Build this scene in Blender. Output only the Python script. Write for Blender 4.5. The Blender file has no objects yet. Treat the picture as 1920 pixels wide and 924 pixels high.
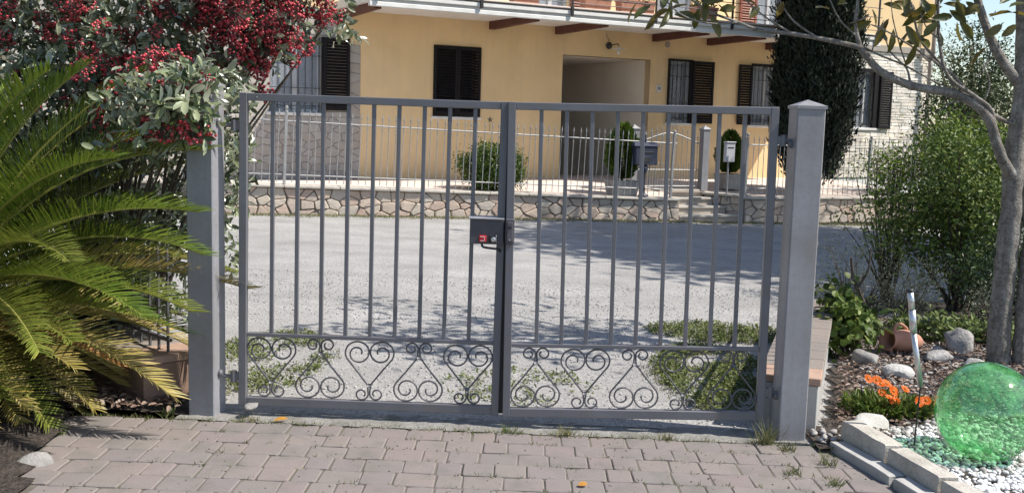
import bpy, math, random
import numpy as np
from mathutils import Vector, Matrix

random.seed(7)
RNG = np.random.default_rng(7)
scene = bpy.context.scene
COL = scene.collection
PI = math.pi
def rad(d): return math.radians(d)

# ------------------------------------------------------------------ camera
cam_d = bpy.data.cameras.new("camera")
cam = bpy.data.objects.new("camera", cam_d)
COL.objects.link(cam)
cam_d.sensor_width = 36.0
cam_d.lens = 1945.12 / 1920 * 36.0
cam_d.clip_start = 0.05
cam_d.clip_end = 2000
pitch, roll, yaw = 0.1217, 0.0276, -0.0091
fwd = Vector((math.sin(yaw) * math.cos(pitch), math.cos(yaw) * math.cos(pitch), -math.sin(pitch)))
rgt = Vector((math.cos(yaw), -math.sin(yaw), 0))
upv = rgt.cross(fwd)
r2 = rgt * math.cos(roll) + upv * math.sin(roll)
u2 = -rgt * math.sin(roll) + upv * math.cos(roll)
CAM = Vector((0.0886, -5.5443, 1.6674))
cam.matrix_world = Matrix(((r2.x, u2.x, -fwd.x, CAM.x), (r2.y, u2.y, -fwd.y, CAM.y), (r2.z, u2.z, -fwd.z, CAM.z), (0, 0, 0, 1)))
scene.camera = cam
scene.render.resolution_x, scene.render.resolution_y = 1024, 492

# ------------------------------------------------------------------ sky, sun, exposure
SUN_EL, SUN_AZ = rad(52), rad(98)          # azimuth clockwise from +Y: the sun stands to the right of the gate
world = bpy.data.worlds.new("World")
scene.world = world
world.use_nodes = True
wn = world.node_tree.nodes
sky = wn.new("ShaderNodeTexSky")
sky.sky_type = 'NISHITA'
sky.sun_disc = False
sky.sun_elevation = SUN_EL
sky.sun_rotation = SUN_AZ
sky.air_density = 1.0
sky.dust_density = 0.7
world.node_tree.links.new(sky.outputs[0], wn["Background"].inputs[0])
wn["Background"].inputs[1].default_value = 0.12
sd = bpy.data.lights.new("sun", 'SUN')
sd.energy = 4.7
sd.angle = rad(0.55)
sd.color = (1.0, 0.945, 0.865)
sun = bpy.data.objects.new("sun", sd)
COL.objects.link(sun)
sdir = Vector((math.sin(SUN_AZ) * math.cos(SUN_EL), math.cos(SUN_AZ) * math.cos(SUN_EL), math.sin(SUN_EL)))
sun.rotation_euler = sdir.to_track_quat('Z', 'Y').to_euler()
sun.location = (12, -2, 16)
vs = scene.view_settings
vs.view_transform = 'Standard'
vs.look = 'None'
vs.exposure = 0.58
vs.gamma = 1.0
vs.use_curve_mapping = False

# ------------------------------------------------------------------ helpers
def tag(o, label=None, cat=None, group=None, kind=None):
    if label: o["label"] = label
    if cat: o["category"] = cat
    if group: o["group"] = group
    if kind: o["kind"] = kind
    return o

def empty(name, loc=(0, 0, 0), rz=0.0, label=None, cat=None, group=None, parent=None):
    o = bpy.data.objects.new(name, None)
    COL.objects.link(o)
    o.location = loc
    o.rotation_euler = (0, 0, rz)
    o.empty_display_size = 0.1
    if parent: o.parent = parent
    return tag(o, label, cat, group)

def link(name, me, parent=None, loc=(0, 0, 0), rot=(0, 0, 0), scale=(1, 1, 1)):
    o = bpy.data.objects.new(name, me)
    COL.objects.link(o)
    if parent: o.parent = parent
    o.location = loc
    o.rotation_euler = rot
    o.scale = scale
    return o

def copy_tree(o, parent=None):
    c = o.copy()
    COL.objects.link(c)
    if parent: c.parent = parent
    for ch in o.children: copy_tree(ch, c)
    return c

class MB:
    """collects faces, builds ONE mesh object"""
    def __init__(s): s.v = []; s.f = []
    def add(s, vs_, fs):
        n = len(s.v)
        s.v += [tuple(p) for p in vs_]
        s.f += [tuple(i + n for i in f) for f in fs]
        return s
    def box(s, x0, x1, y0, y1, z0, z1):
        return s.add([(x0, y0, z0), (x1, y0, z0), (x1, y1, z0), (x0, y1, z0), (x0, y0, z1), (x1, y0, z1), (x1, y1, z1), (x0, y1, z1)],
                     [(0, 3, 2, 1), (4, 5, 6, 7), (0, 1, 5, 4), (1, 2, 6, 5), (2, 3, 7, 6), (3, 0, 4, 7)])
    def cbox(s, x0, x1, y0, y1, z0, z1, b=0.004, M=None):
        c = ((x0 + x1) / 2, (y0 + y1) / 2, (z0 + z1) / 2)
        h = ((x1 - x0) / 2, (y1 - y0) / 2, (z1 - z0) / 2)
        V = []; idx = {}
        for sx in (-1, 1):
            for sy in (-1, 1):
                for sz in (-1, 1):
                    for a in range(3):
                        p = [sx * (h[0] - b), sy * (h[1] - b), sz * (h[2] - b)]
                        p[a] += (sx, sy, sz)[a] * b
                        idx[(sx, sy, sz, a)] = len(V)
                        q = Vector((p[0] + c[0], p[1] + c[1], p[2] + c[2]))
                        V.append(M @ q if M else q)
        F = []
        cyc = [(-1, -1), (1, -1), (1, 1), (-1, 1)]
        def K(a, va, u, vu, w, vw, ax):
            t = [0, 0, 0]; t[a] = va; t[u] = vu; t[w] = vw
            return idx[(t[0], t[1], t[2], ax)]
        for a in range(3):
            u, w = (a + 1) % 3, (a + 2) % 3
            for va in (-1, 1):
                f = [K(a, va, u, p, w, q, a) for p, q in cyc]
                F.append(tuple(f if va > 0 else f[::-1]))
            for p, q in cyc:      # edges parallel to a
                F.append((K(a, -1, u, p, w, q, u), K(a, 1, u, p, w, q, u), K(a, 1, u, p, w, q, w), K(a, -1, u, p, w, q, w)))
        for sx in (-1, 1):
            for sy in (-1, 1):
                for sz in (-1, 1):
                    F.append((idx[(sx, sy, sz, 0)], idx[(sx, sy, sz, 1)], idx[(sx, sy, sz, 2)]))
        return s.add(V, F)
    def tube(s, pts, r, n=6, cap=True, squash=1.0):
        pts = [Vector(p) for p in pts]
        if not hasattr(r, '__len__'): r = [r] * len(pts)
        t0 = (pts[1] - pts[0]).normalized()
        ref = Vector((0, 0, 1)) if abs(t0.z) < .9 else Vector((0, 1, 0))
        nx = t0.cross(ref).normalized()
        V = []; F = []
        for i, p in enumerate(pts):
            if i == 0: t = t0
            elif i == len(pts) - 1: t = (pts[i] - pts[i - 1]).normalized()
            else: t = (pts[i + 1] - pts[i - 1]).normalized()
            nx = (nx - t * nx.dot(t)).normalized()
            ny = t.cross(nx)
            for k in range(n):
                a = 2 * PI * k / n
                V.append(p + (nx * math.cos(a) + ny * math.sin(a) * squash) * r[i])
        for i in range(len(pts) - 1):
            for k in range(n):
                F.append((i * n + k, i * n + (k + 1) % n, (i + 1) * n + (k + 1) % n, (i + 1) * n + k))
        if cap:
            F.append(tuple(range(n))[::-1])
            F.append(tuple((len(pts) - 1) * n + k for k in range(n)))
        return s.add(V, F)
    def lathe(s, prof, n=24, c=(0, 0, 0), cap0=True, cap1=True, M=None):
        V = []; F = []
        for r, z in prof:
            for k in range(n):
                a = 2 * PI * k / n
                q = Vector((c[0] + r * math.cos(a), c[1] + r * math.sin(a), c[2] + z))
                V.append(M @ q if M else q)
        for i in range(len(prof) - 1):
            for k in range(n):
                F.append((i * n + k, i * n + (k + 1) % n, (i + 1) * n + (k + 1) % n, (i + 1) * n + k))
        if cap0: F.append(tuple(range(n))[::-1])
        if cap1: F.append(tuple((len(prof) - 1) * n + k for k in range(n)))
        return s.add(V, F)
    def prism(s, poly, z0, z1):
        n = len(poly)
        V = [(x, y, z0) for x, y in poly] + [(x, y, z1) for x, y in poly]
        F = [tuple(range(n))[::-1], tuple(range(n, 2 * n))] + [(i, (i + 1) % n, (i + 1) % n + n, i + n) for i in range(n)]
        return s.add(V, F)
    def mesh(s, name, m, smooth=False):
        me = bpy.data.meshes.new(name)
        me.from_pydata(s.v, [], s.f)
        if m: me.materials.append(m)
        if smooth: me.polygons.foreach_set("use_smooth", [True] * len(me.polygons))
        me.update()
        return me
    def build(s, name, m, parent=None, smooth=False, loc=(0, 0, 0), rot=(0, 0, 0), fix=True):
        me = s.mesh(name, m, smooth)
        if fix:
            import bmesh
            bm = bmesh.new(); bm.from_mesh(me)
            bmesh.ops.recalc_face_normals(bm, faces=bm.faces)
            bm.to_mesh(me); bm.free()
        return link(name, me, parent, loc, rot)

def spline(P, n=8):
    P = [Vector(p) for p in P]
    P = [P[0] * 2 - P[1]] + P + [P[-1] * 2 - P[-2]]
    out = []
    for i in range(1, len(P) - 2):
        a, b, c, d = P[i - 1:i + 3]
        for k in range(n):
            t = k / n
            out.append(0.5 * ((2 * b) + (c - a) * t + (2 * a - 5 * b + 4 * c - d) * t * t + (3 * b - a - 3 * c + d) * t ** 3))
    out.append(P[-2])
    return out

# ------------------------------------------------------------------ materials
def _base(name):
    m = bpy.data.materials.new(name)
    m.use_nodes = True
    nt = m.node_tree
    return m, nt, nt.nodes, nt.links, nt.nodes["Principled BSDF"]

def ramp(N, L, src, cols):
    r = N.new("ShaderNodeValToRGB")
    e = r.color_ramp.elements
    while len(e) < len(cols): e.new(0.5)
    for i, c in enumerate(cols):
        if len(c) == 4: pos, c = c[0], c[1:]
        else: pos = i / max(1, len(cols) - 1)
        e[i].position = pos
        e[i].color = (c[0], c[1], c[2], 1)
    L.new(src, r.inputs[0])
    return r

def noise(N, L, vec, scale, detail=4, rough=.6):
    n = N.new("ShaderNodeTexNoise")
    n.inputs["Scale"].default_value = scale
    n.inputs["Detail"].default_value = detail
    n.inputs["Roughness"].default_value = rough
    L.new(vec, n.inputs["Vector"])
    return n

def mixc(N, L, fac, a, b, mode='MIX'):
    x = N.new("ShaderNodeMix"); x.data_type = 'RGBA'; x.blend_type = mode
    for sock, v in ((x.inputs[0], fac), (x.inputs[6], a), (x.inputs[7], b)):
        if hasattr(v, 'is_linked') or hasattr(v, 'links'): L.new(v, sock)
        elif isinstance(v, (int, float)): sock.default_value = v
        else: sock.default_value = (v[0], v[1], v[2], 1)
    return x.outputs[2]

def mat(name, cols, scale=4, streak=None, rough=.75, bump=0., bscale=None, metal=0., objrand=None, fine=None, spec=.4, stain=None, bdist=.01):
    """cols: colours blended by noise; objrand: colours picked per object; fine: (colour, scale, amount) speckle; stain: (colour, scale, amount)"""
    m, nt, N, L, B = _base(name)
    pos = N.new("ShaderNodeNewGeometry").outputs["Position"]
    n1 = noise(N, L, pos, scale)
    c = ramp(N, L, n1.outputs[0], [(0.3 + 0.4 * i / max(1, len(cols) - 1),) + tuple(k) for i, k in enumerate(cols)]).outputs[0]
    if objrand:
        oi = N.new("ShaderNodeObjectInfo")
        rc = ramp(N, L, oi.outputs["Random"], objrand).outputs[0]
        c = mixc(N, L, .72, c, rc)
    if fine:
        n2 = noise(N, L, pos, fine[1], 3, .7)
        f = ramp(N, L, n2.outputs[0], [(.45, 0, 0, 0), (.62, fine[2], fine[2], fine[2])]).outputs[0]
        c = mixc(N, L, f, c, fine[0])
    if stain:
        n3 = noise(N, L, pos, stain[1], 6, .65)
        f = ramp(N, L, n3.outputs[0], [(.48, 0, 0, 0), (.72, stain[2], stain[2], stain[2])]).outputs[0]
        c = mixc(N, L, f, c, stain[0])
    if streak:                                              # (colour, (sx, sy, sz), amount): drawn-out marks such as tyre tracks or rain streaks
        mp = N.new("ShaderNodeMapping"); mp.inputs["Scale"].default_value = streak[1]
        L.new(pos, mp.inputs["Vector"])
        n4 = noise(N, L, mp.outputs[0], 1.0, 5, .6)
        f = ramp(N, L, n4.outputs[0], [(.46, 0, 0, 0), (.68, streak[2], streak[2], streak[2])]).outputs[0]
        c = mixc(N, L, f, c, streak[0])
    L.new(c, B.inputs["Base Color"])
    B.inputs["Roughness"].default_value = rough
    B.inputs["Metallic"].default_value = metal
    B.inputs["Specular IOR Level"].default_value = spec
    if bump:
        nb = noise(N, L, pos, bscale or scale * 6, 5, .65)
        bp = N.new("ShaderNodeBump")
        bp.inputs["Strength"].default_value = bump
        bp.inputs["Distance"].default_value = bdist
        L.new(nb.outputs[0], bp.inputs["Height"])
        L.new(bp.outputs[0], B.inputs["Normal"])
    return m

def leafmat(name, cols, under=None, trans=.25, rough=.5, spec=.4, tcol=None, coat=0.0):
    """leaf colour picked per leaf; the underside may have its own colour"""
    m, nt, N, L, B = _base(name)
    g = N.new("ShaderNodeNewGeometry")
    c = ramp(N, L, g.outputs["Random Per Island"], cols).outputs[0]
    n1 = noise(N, L, g.outputs["Position"], 2.5, 2)
    v = ramp(N, L, n1.outputs[0], [(.3, .75, .75, .75), (.7, 1.2, 1.2, 1.2)]).outputs[0]
    c = mixc(N, L, 1.0, c, v, 'MULTIPLY')
    if under: c = mixc(N, L, g.outputs["Backfacing"], c, under)
    L.new(c, B.inputs["Base Color"])
    B.inputs["Roughness"].default_value = rough
    B.inputs["Specular IOR Level"].default_value = spec
    B.inputs["Coat Weight"].default_value = coat
    B.inputs["Coat Roughness"].default_value = .28
    t = N.new("ShaderNodeBsdfTranslucent")
    if tcol: L.new(mixc(N, L, .6, c, tcol), t.inputs[0])
    else: L.new(c, t.inputs[0])
    mx = N.new("ShaderNodeMixShader")
    mx.inputs[0].default_value = trans
    L.new(B.outputs[0], mx.inputs[1]); L.new(t.outputs[0], mx.inputs[2])
    L.new(mx.outputs[0], N["Material Output"].inputs[0])
    return m

M = {}
# ------------------------------------------------------------------ leaf meshes
T_RHOMB = (np.array([(0, 0, 0), (.5, -.5, .1), (1, 0, -.04), (.5, .5, .1)]), [(0, 1, 2), (0, 2, 3)])
T_BLADE = (np.array([(0, -.5, 0), (0, .5, 0), (.55, .36, .06), (.55, -.36, .06), (1, 0, 0)]), [(0, 1, 2, 3), (3, 2, 4)])
T_OVAL = (np.array([(0, 0, 0), (.18, -.3, .05), (.18, .3, .05), (.5, -.5, .09), (.5, .5, .09), (.8, -.36, .04), (.8, .36, .04), (1, 0, -.08),
                    (.18, 0, 0), (.5, 0, 0), (.8, 0, -.03)]),
          [(0, 1, 8), (0, 8, 2), (1, 3, 9, 8), (8, 9, 4, 2), (3, 5, 10, 9), (9, 10, 6, 4), (5, 7, 10), (10, 7, 6)])

def nrm(a): return a / np.maximum(np.linalg.norm(a, axis=1, keepdims=True), 1e-9)

def leaf_arrays(P, D, N, L, W, tpl):
    T, F = tpl
    D = nrm(np.asarray(D, float)); N = np.asarray(N, float)
    N = nrm(N - D * (N * D).sum(1, keepdims=True) + 1e-6)
    S = np.cross(N, D)
    L = np.broadcast_to(np.asarray(L, float), (len(P),)); W = np.broadcast_to(np.asarray(W, float), (len(P),))
    V = (P[:, None, :] + D[:, None, :] * (T[None, :, 0, None] * L[:, None, None]) + S[:, None, :] * (T[None, :, 1, None] * W[:, None, None])
         + N[:, None, :] * (T[None, :, 2, None] * L[:, None, None]))
    k = T.shape[0]
    fs = []
    for f in F:
        fs.append((np.arange(len(P))[:, None] * k + np.array(f)[None, :]))
    return V.reshape(-1, 3), fs

def leaf_mesh(name, P, D, N, L, W, tpl, m, smooth=False):
    V, fs = leaf_arrays(np.asarray(P, float), D, N, L, W, tpl)
    faces = []
    for a in fs: faces += a.tolist()
    me = bpy.data.meshes.new(name)
    me.from_pydata(V.tolist(), [], faces)
    me.materials.append(m)
    if smooth: me.polygons.foreach_set("use_smooth", [True] * len(me.polygons))
    me.update()
    return me

def rdir(n): return nrm(RNG.normal(size=(n, 3)))

def ground_h(x, y):
    """driveway level near the gate, the yard then falls gently towards the house steps"""
    t = min(1, max(0, (y - 1.0) / 9)); t = t * t * (3 - 2 * t)
    near = -0.012 * max(-3.2, min(3.2, x))
    far = .19 - .02 * max(-9, min(9, x)) - .02 * min(y, 16)
    return near * (1 - t) + far * t
# ------------------------------------------------------------------ material table
M['gravel'] = mat('gravel', [(.33, .32, .305), (.42, .408, .39), (.48, .467, .447)], scale=1.3, rough=.95, bump=.8, bscale=70, fine=((.15, .145, .145), 55, .7), stain=((.27, .258, .24), .55, .6), streak=((.25, .24, .23), (.3, 1.9, 1), .45), bdist=.02)
M['earth'] = mat('earth', [(.03, .023, .019), (.085, .066, .053)], scale=9, rough=.95, bump=1.0, bscale=38, fine=((.16, .13, .11), 45, .5), bdist=.05)
M['meadow'] = mat('meadow', [(.05, .075, .025), (.10, .11, .05)], scale=.6, rough=.95, bump=.4, bscale=20)
M['joint_sand'] = mat('joint_sand', [(.10, .087, .072), (.18, .16, .135)], scale=6, rough=.95, bump=.6, bscale=60, stain=((.06, .08, .025), 3, .8))
M['paver'] = mat('paver', [(0.235, 0.206, 0.194), (0.189, 0.175, 0.166)], scale=9, rough=.85, bump=.35, bscale=90, fine=((.19, .15, .135), 120, .5),
                 stain=((.145, .138, .122), 4.1, .9), objrand=[(.215, .175, .167), (.195, .170, .166), (.21, .187, .168), (.225, .184, .173), (.185, .173, .163), (.225, .186, .165), (.228, .196, .184), (.19, .166, .165)], bdist=.006)
M['concrete'] = mat('concrete', [(.34, .33, .315), (.44, .43, .41)], scale=5, rough=.9, bump=.4, bscale=60, stain=((.2, .19, .17), 2.3, .6))
M['rough_concrete'] = mat('rough_concrete', [(.20, .19, .175), (.33, .32, .30)], scale=7, rough=.95, bump=.7, bscale=45, fine=((.14, .13, .12), 60, .6), stain=((.10, .105, .07), 4, .7), bdist=.02)
M['paint'] = mat('gate_paint', [(0.133, 0.136, 0.153), (0.17, 0.17, 0.189)], scale=3, rough=.40, bump=.08, bscale=50, metal=.15, spec=.5, stain=((.16, .145, .125), 7, .5), fine=((.14, .13, .12), 35, .25))
M['pillar_paint'] = mat('pillar_paint', [(.265, .266, .29), (.30, .30, .325)], scale=2, rough=.45, bump=.08, bscale=40, metal=.1, spec=.5, stain=((.20, .19, .18), 3.5, .6), streak=((.20, .19, .18), (14, 14, .6), .45), fine=((.22, .21, .2), 30, .3))
M['scroll_iron'] = mat('scroll_iron', [(0.0879, 0.0879, 0.0982), (0.129, 0.125, 0.134)], scale=6, rough=.45, metal=.2, spec=.5)
M['lock_dark'] = mat('lock_dark', [(.07, .067, .078), (.095, .09, .1)], scale=8, rough=.45, bump=.05)
M['red_plastic'] = mat('red_plastic', [(.55, .025, .03), (.62, .04, .045)], scale=20, rough=.4)
M['white_print'] = mat('white_print', [(.75, .7, .68), (.8, .78, .75)], scale=20, rough=.5)
M['chrome'] = mat('chrome', [(.55, .55, .56), (.65, .65, .66)], scale=10, rough=.36, metal=.9)
M['rubber'] = mat('black_rubber', [(.015, .015, .016), (.025, .025, .025)], scale=20, rough=.5)
M['wall_render'] = mat('brown_render', [(.20, .125, .09), (.27, .175, .13)], scale=4, rough=.9, bump=.4, bscale=40, stain=((.12, .09, .07), 2.5, .6))
M['coping'] = mat('shaded_coping_brick', [(.20, .17, .15), (.27, .235, .205)], scale=7, rough=.92, bump=.5, bscale=60, objrand=[(.21, .18, .16), (.25, .21, .18), (.19, .17, .155)], stain=((.2, .18, .16), 4, .5))  # shade on the right wall's coping is put into this darker brick colour
M['coping_end'] = mat('coping_end_brick', [(.34, .22, .16), (.42, .29, .22)], scale=9, rough=.9, bump=.4, bscale=60, stain=((.24, .19, .16), 5, .5))
M['plaster_grey'] = mat('grey_plaster', [(.36, .35, .33), (.46, .45, .43)], scale=6, rough=.92, bump=.35, bscale=50, stain=((.2, .19, .17), 3, .6))
M['limestone'] = mat('limestone_block', [(.42, .385, .335), (.54, .505, .45)], scale=9, rough=.92, bump=.7, bscale=50, stain=((.26, .235, .195), 6, .7), fine=((.3, .275, .23), 70, .5))
M['white_pebble'] = leafmat('white_pebble', [(.72, .71, .69), (.82, .82, .81), (.62, .61, .6)], trans=0.0, rough=.8)
M['grey_pebble'] = leafmat('grey_pebble', [(.30, .285, .26), (.44, .42, .4), (.2, .18, .16), (.5, .48, .46)], trans=0.0, rough=.9)
M['yard_pebble'] = leafmat('yard_pebble', [(.34, .335, .33), (.46, .455, .45), (.27, .26, .255), (.52, .515, .51)], trans=0.0, rough=.9)
M['rock'] = mat('rock', [(.20, .19, .18), (.34, .325, .31)], scale=9, rough=.95, bump=.9, bscale=40, stain=((.58, .56, .54), 3, .7), bdist=.02)
M['white_rock'] = mat('white_rock', [(.40, .385, .355), (.55, .54, .51)], scale=9, rough=.95, bump=.8, bscale=40, stain=((.4, .38, .34), 4, .5), bdist=.02)
M['terracotta'] = mat('terracotta', [(.42, .19, .12), (.5, .26, .18)], scale=6, rough=.85, bump=.2, bscale=50, stain=((.3, .16, .11), 5, .6))
M['grass'] = leafmat('grass', [(.07, .105, .025), (.11, .15, .04), (.17, .17, .07), (.08, .12, .035)], trans=.3)
M['dry_grass'] = leafmat('dry_grass', [(.16, .16, .06), (.12, .15, .05), (.26, .23, .12), (.2, .2, .09)], trans=.3)
M['litter'] = leafmat('leaf_litter', [(.10, .06, .045), (.2, .13, .10), (.30, .22, .17), (.06, .04, .03)], trans=.1)
M['yellow_leaf'] = leafmat('yellow_leaf', [(.5, .26, .05), (.45, .2, .03)], trans=.2)
M['bark'] = mat('bark', [(0.154, 0.133, 0.112), (0.266, 0.241, 0.21), (0.364, 0.336, 0.294)], scale=16, rough=.92, bump=.9, bscale=60, stain=((.38, .37, .34), 9, .75), fine=((.07, .06, .05), 55, .6), streak=((.10, .085, .07), (30, 30, 3), .5), bdist=.02)
M['dark_bark'] = mat('dark_bark', [(.06, .048, .038), (.10, .08, .065)], scale=9, rough=.92, bump=.4, bscale=40)

# ------------------------------------------------------------------ ground sheets
def sheet(name, x0, x1, y0, y1, nx, ny, dz, m, rough=0.0, hf=ground_h):
    V = []; F = []
    for j in range(ny + 1):
        for i in range(nx + 1):
            x = x0 + (x1 - x0) * i / nx; y = y0 + (y1 - y0) * j / ny
            V.append((x, y, hf(x, y) + dz + random.uniform(-rough, rough)))
    for j in range(ny):
        for i in range(nx):
            a = j * (nx + 1) + i
            F.append((a, a + 1, a + nx + 2, a + nx + 1))
    b = MB(); b.add(V, F)
    return tag(b.build(name, m, smooth=True), kind='structure')

sheet('ground', -400, 400, -60, 700, 4, 4, -0.5, M['meadow'], hf=lambda x, y: 0)
sheet('gravel_yard', -16, 22, 0.05, 17.5, 95, 56, 0.0, M['gravel'], .006)
sheet('concrete_threshold', -1.75, 1.72, -0.145, 0.10, 70, 5, 0.001, M['rough_concrete'], .004)
sheet('lane_ground', -16, 22, -30, 0.06, 60, 40, -0.075, M['earth'])

def bed(name, poly_fn, x0, x1, y0, y1, n, dz, m, rough):
    b = MB(); V = {}
    nx = int((x1 - x0) * n); ny = int((y1 - y0) * n)
    for j in range(ny + 1):
        for i in range(nx + 1):
            x = x0 + (x1 - x0) * i / nx; y = y0 + (y1 - y0) * j / ny
            V[(i, j)] = len(b.v)
            b.v.append((x, y, ground_h(x, y) + dz(x, y) + random.uniform(-rough, rough)))
    for j in range(ny):
        for i in range(nx):
            x = x0 + (x1 - x0) * (i + .5) / nx; y = y0 + (y1 - y0) * (j + .5) / ny
            if poly_fn(x, y): b.f.append((V[(i, j)], V[(i + 1, j)], V[(i + 1, j + 1)], V[(i, j + 1)]))
    return tag(b.build(name, m, smooth=True), kind='structure')
bed('soil_bed', lambda x, y: (x < -1.72 and y > -0.09 and x + y * 0.85 < -1.45) or (x < -2.32 - .25 * (y + .1) and y > -2.5), -6, -1.6, -2.5, 3.4, 12, lambda x, y: .012 + .03 * math.sin(3 * x) * math.sin(2.3 * y), M['earth'], .012)
def curb_x(y): return 1.86 + (-0.1 - y) * 0.235
bed('soil_bed', lambda x, y: (x > curb_x(min(y, 0)) - .04 and x > 1.80 + max(0, y) * .31) or (x > 1.66 and -.22 < y < .15), 1.6, 8, -2.5, 4.6, 12, lambda x, y: .02 + (.025 * math.sin(2.7 * x + 1) * math.sin(2.1 * y) if y > .2 else 0), M['earth'], .01)

# ------------------------------------------------------------------ brick paving
pav = sheet('brick_paving', -2.75, 2.75, -2.5, -0.138, 20, 10, -0.006, M['joint_sand'])
def brick_mesh(Lx, Ly):
    hx, hy = Lx / 2, Ly / 2
    c = .009
    ring = [(-hx + c, -hy), (0, -hy), (hx - c, -hy), (hx, -hy + c), (hx, hy - c), (hx - c, hy), (0, hy), (-hx + c, hy), (-hx, hy - c), (-hx, -hy + c)]
    j = [(x + random.uniform(-.003, .003), y + random.uniform(-.003, .003)) for x, y in ring]
    b = MB(); n = len(ring); V = []
    V += [(x, y, -.055) for x, y in j]
    V += [(x, y, -.004) for x, y in j]
    V += [(x * (1 - .005 / hx), y * (1 - .004 / hy), random.uniform(-.0015, .0005)) for x, y in j]
    F = []
    for r in range(2):
        F += [(r * n + i, r * n + (i + 1) % n, (r + 1) * n + (i + 1) % n, (r + 1) * n + i) for i in range(n)]
    V.append((0, 0, .001)); k = len(V) - 1
    F += [(2 * n + i, 2 * n + (i + 1) % n, k) for i in range(n)]
    b.add(V, F)
    return b.mesh('paving_brick', M['paver'])
PITCH = .1725
blib = {L: [brick_mesh(L - .005, PITCH - .005) for _ in range(6)] for L in (.125, .155, .19)}
for row in range(8):
    yc = -.142 - PITCH * (row + .5)
    x = -2.62 + random.uniform(0, .15)
    xe = curb_x(yc) - .14
    while x < xe - .1:
        Lb = random.choices((.125, .155, .19), (.27, .35, .38))[0]
        if x < -2.30 - .25 * (yc + .1) - .12: x += Lb; continue
        o = link('paving_brick', random.choice(blib[Lb]), pav, (x + Lb / 2, yc + random.uniform(-.002, .002), ground_h(x, yc) + random.uniform(-.0035, .0025)),
                 (random.uniform(-.008, .008), random.uniform(-.01, .01) + .012, random.uniform(-.010, .010) + (PI if random.random() < .5 else 0)))
        x += Lb

# ------------------------------------------------------------------ pebbles, grass helpers
def _ico():
    t = (1 + 5 ** .5) / 2
    v = np.array([(-1, t, 0), (1, t, 0), (-1, -t, 0), (1, -t, 0), (0, -1, t), (0, 1, t), (0, -1, -t), (0, 1, -t), (t, 0, -1), (t, 0, 1), (-t, 0, -1), (-t, 0, 1)], float)
    v /= np.linalg.norm(v[0])
    f = [(0, 11, 5), (0, 5, 1), (0, 1, 7), (0, 7, 10), (0, 10, 11), (1, 5, 9), (5, 11, 4), (11, 10, 2), (10, 7, 6), (7, 1, 8), (3, 9, 4), (3, 4, 2), (3, 2, 6), (3, 6, 8), (3, 8, 9), (4, 9, 5), (2, 4, 11), (6, 2, 10), (8, 6, 7), (9, 8, 1)]
    return v, np.array(f)
ICO_V, ICO_F = _ico()
def pebbles(name, P, S, m, flat=.65, parent=None, label=None, cat=None):
    P = np.asarray(P, float); n = len(P); S = np.asarray(S, float)
    A = rdir(n); Bv = nrm(np.cross(A, rdir(n))); Cv = np.cross(A, Bv)
    sc = RNG.uniform(.7, 1.15, (n, 3))
    loc = ICO_V[None] * (1 + RNG.uniform(-.16, .16, (n, 12, 1)))
    V = (loc[:, :, 0:1] * (A * sc[:, 0:1])[:, None] + loc[:, :, 1:2] * (Bv * sc[:, 1:2])[:, None] + loc[:, :, 2:3] * (Cv * sc[:, 2:3])[:, None]) * S[:, None, None]
    V[:, :, 2] *= flat
    V += P[:, None]
    F = (ICO_F[None] + (np.arange(n) * 12)[:, None, None]).reshape(-1, 3)
    me = bpy.data.meshes.new(name); me.from_pydata(V.reshape(-1, 3).tolist(), [], F.tolist()); me.materials.append(m)
    me.polygons.foreach_set("use_smooth", [True] * len(me.polygons)); me.update()
    o = link(name, me, parent)
    return tag(o, label, cat, kind='stuff')

def rock(name, c, s, m, label, cat='stone', seed=1, group=None, jag=.22, sub=2):
    import bmesh
    bm = bmesh.new(); bmesh.ops.create_icosphere(bm, subdivisions=sub + 1, radius=1)
    from mathutils import noise as mn
    r = np.random.default_rng(seed); K = nrm(r.normal(size=(14, 3))); d = r.uniform(.55, .85, 14)
    for v in bm.verts:
        p = np.array(v.co)
        for k, dd in zip(K, d):
            t = p @ k
            if t > dd: p = p - k * (t - dd) * .9
        p *= 1 + jag * .25 * math.sin(5 * p[0] + seed) * math.sin(4 * p[1] + 2 * seed) * math.cos(6 * p[2])
        p = p * (1 + jag * .5 * mn.noise(Vector(p) * 2.2 + Vector((seed, 0, 0))) + jag * .3 * mn.noise(Vector(p) * 6.0))
        v.co = Vector((p[0] * s[0], p[1] * s[1], p[2] * s[2]))
    me = bpy.data.meshes.new(name); bm.to_mesh(me); bm.free(); me.materials.append(m)
    me.polygons.foreach_set("use_smooth", [True] * len(me.polygons))
    o = link(name, me, None, c, (0, 0, seed * 1.3))
    return tag(o, label, cat, group)

def grass(name, label, pts, h, m, n_per=7, spread=.03, w=.006, lean=.5, parent=None, cat='grass'):
    pts = np.asarray(pts, float)
    P = np.repeat(pts, n_per, axis=0); n = len(P)
    P = P + np.stack([RNG.normal(0, spread, n), RNG.normal(0, spread, n), np.full(n, -.004)], 1)
    D = np.stack([RNG.normal(0, lean, n), RNG.normal(0, lean, n), np.ones(n)], 1)
    me = leaf_mesh(name, P, D, rdir(n), RNG.uniform(.5, 1.2, n) * h, w * RNG.uniform(.7, 1.3, n), T_BLADE, m)
    return tag(link(name, me, parent), label, cat, kind='stuff')

def scatter(n, x0, x1, y0, y1, dz=0.0, keep=None, hf=ground_h):
    out = []
    while len(out) < n:
        x, y = random.uniform(x0, x1), random.uniform(y0, y1)
        if keep and not keep(x, y): continue
        out.append((x, y, hf(x, y) + dz))
    return out

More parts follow.
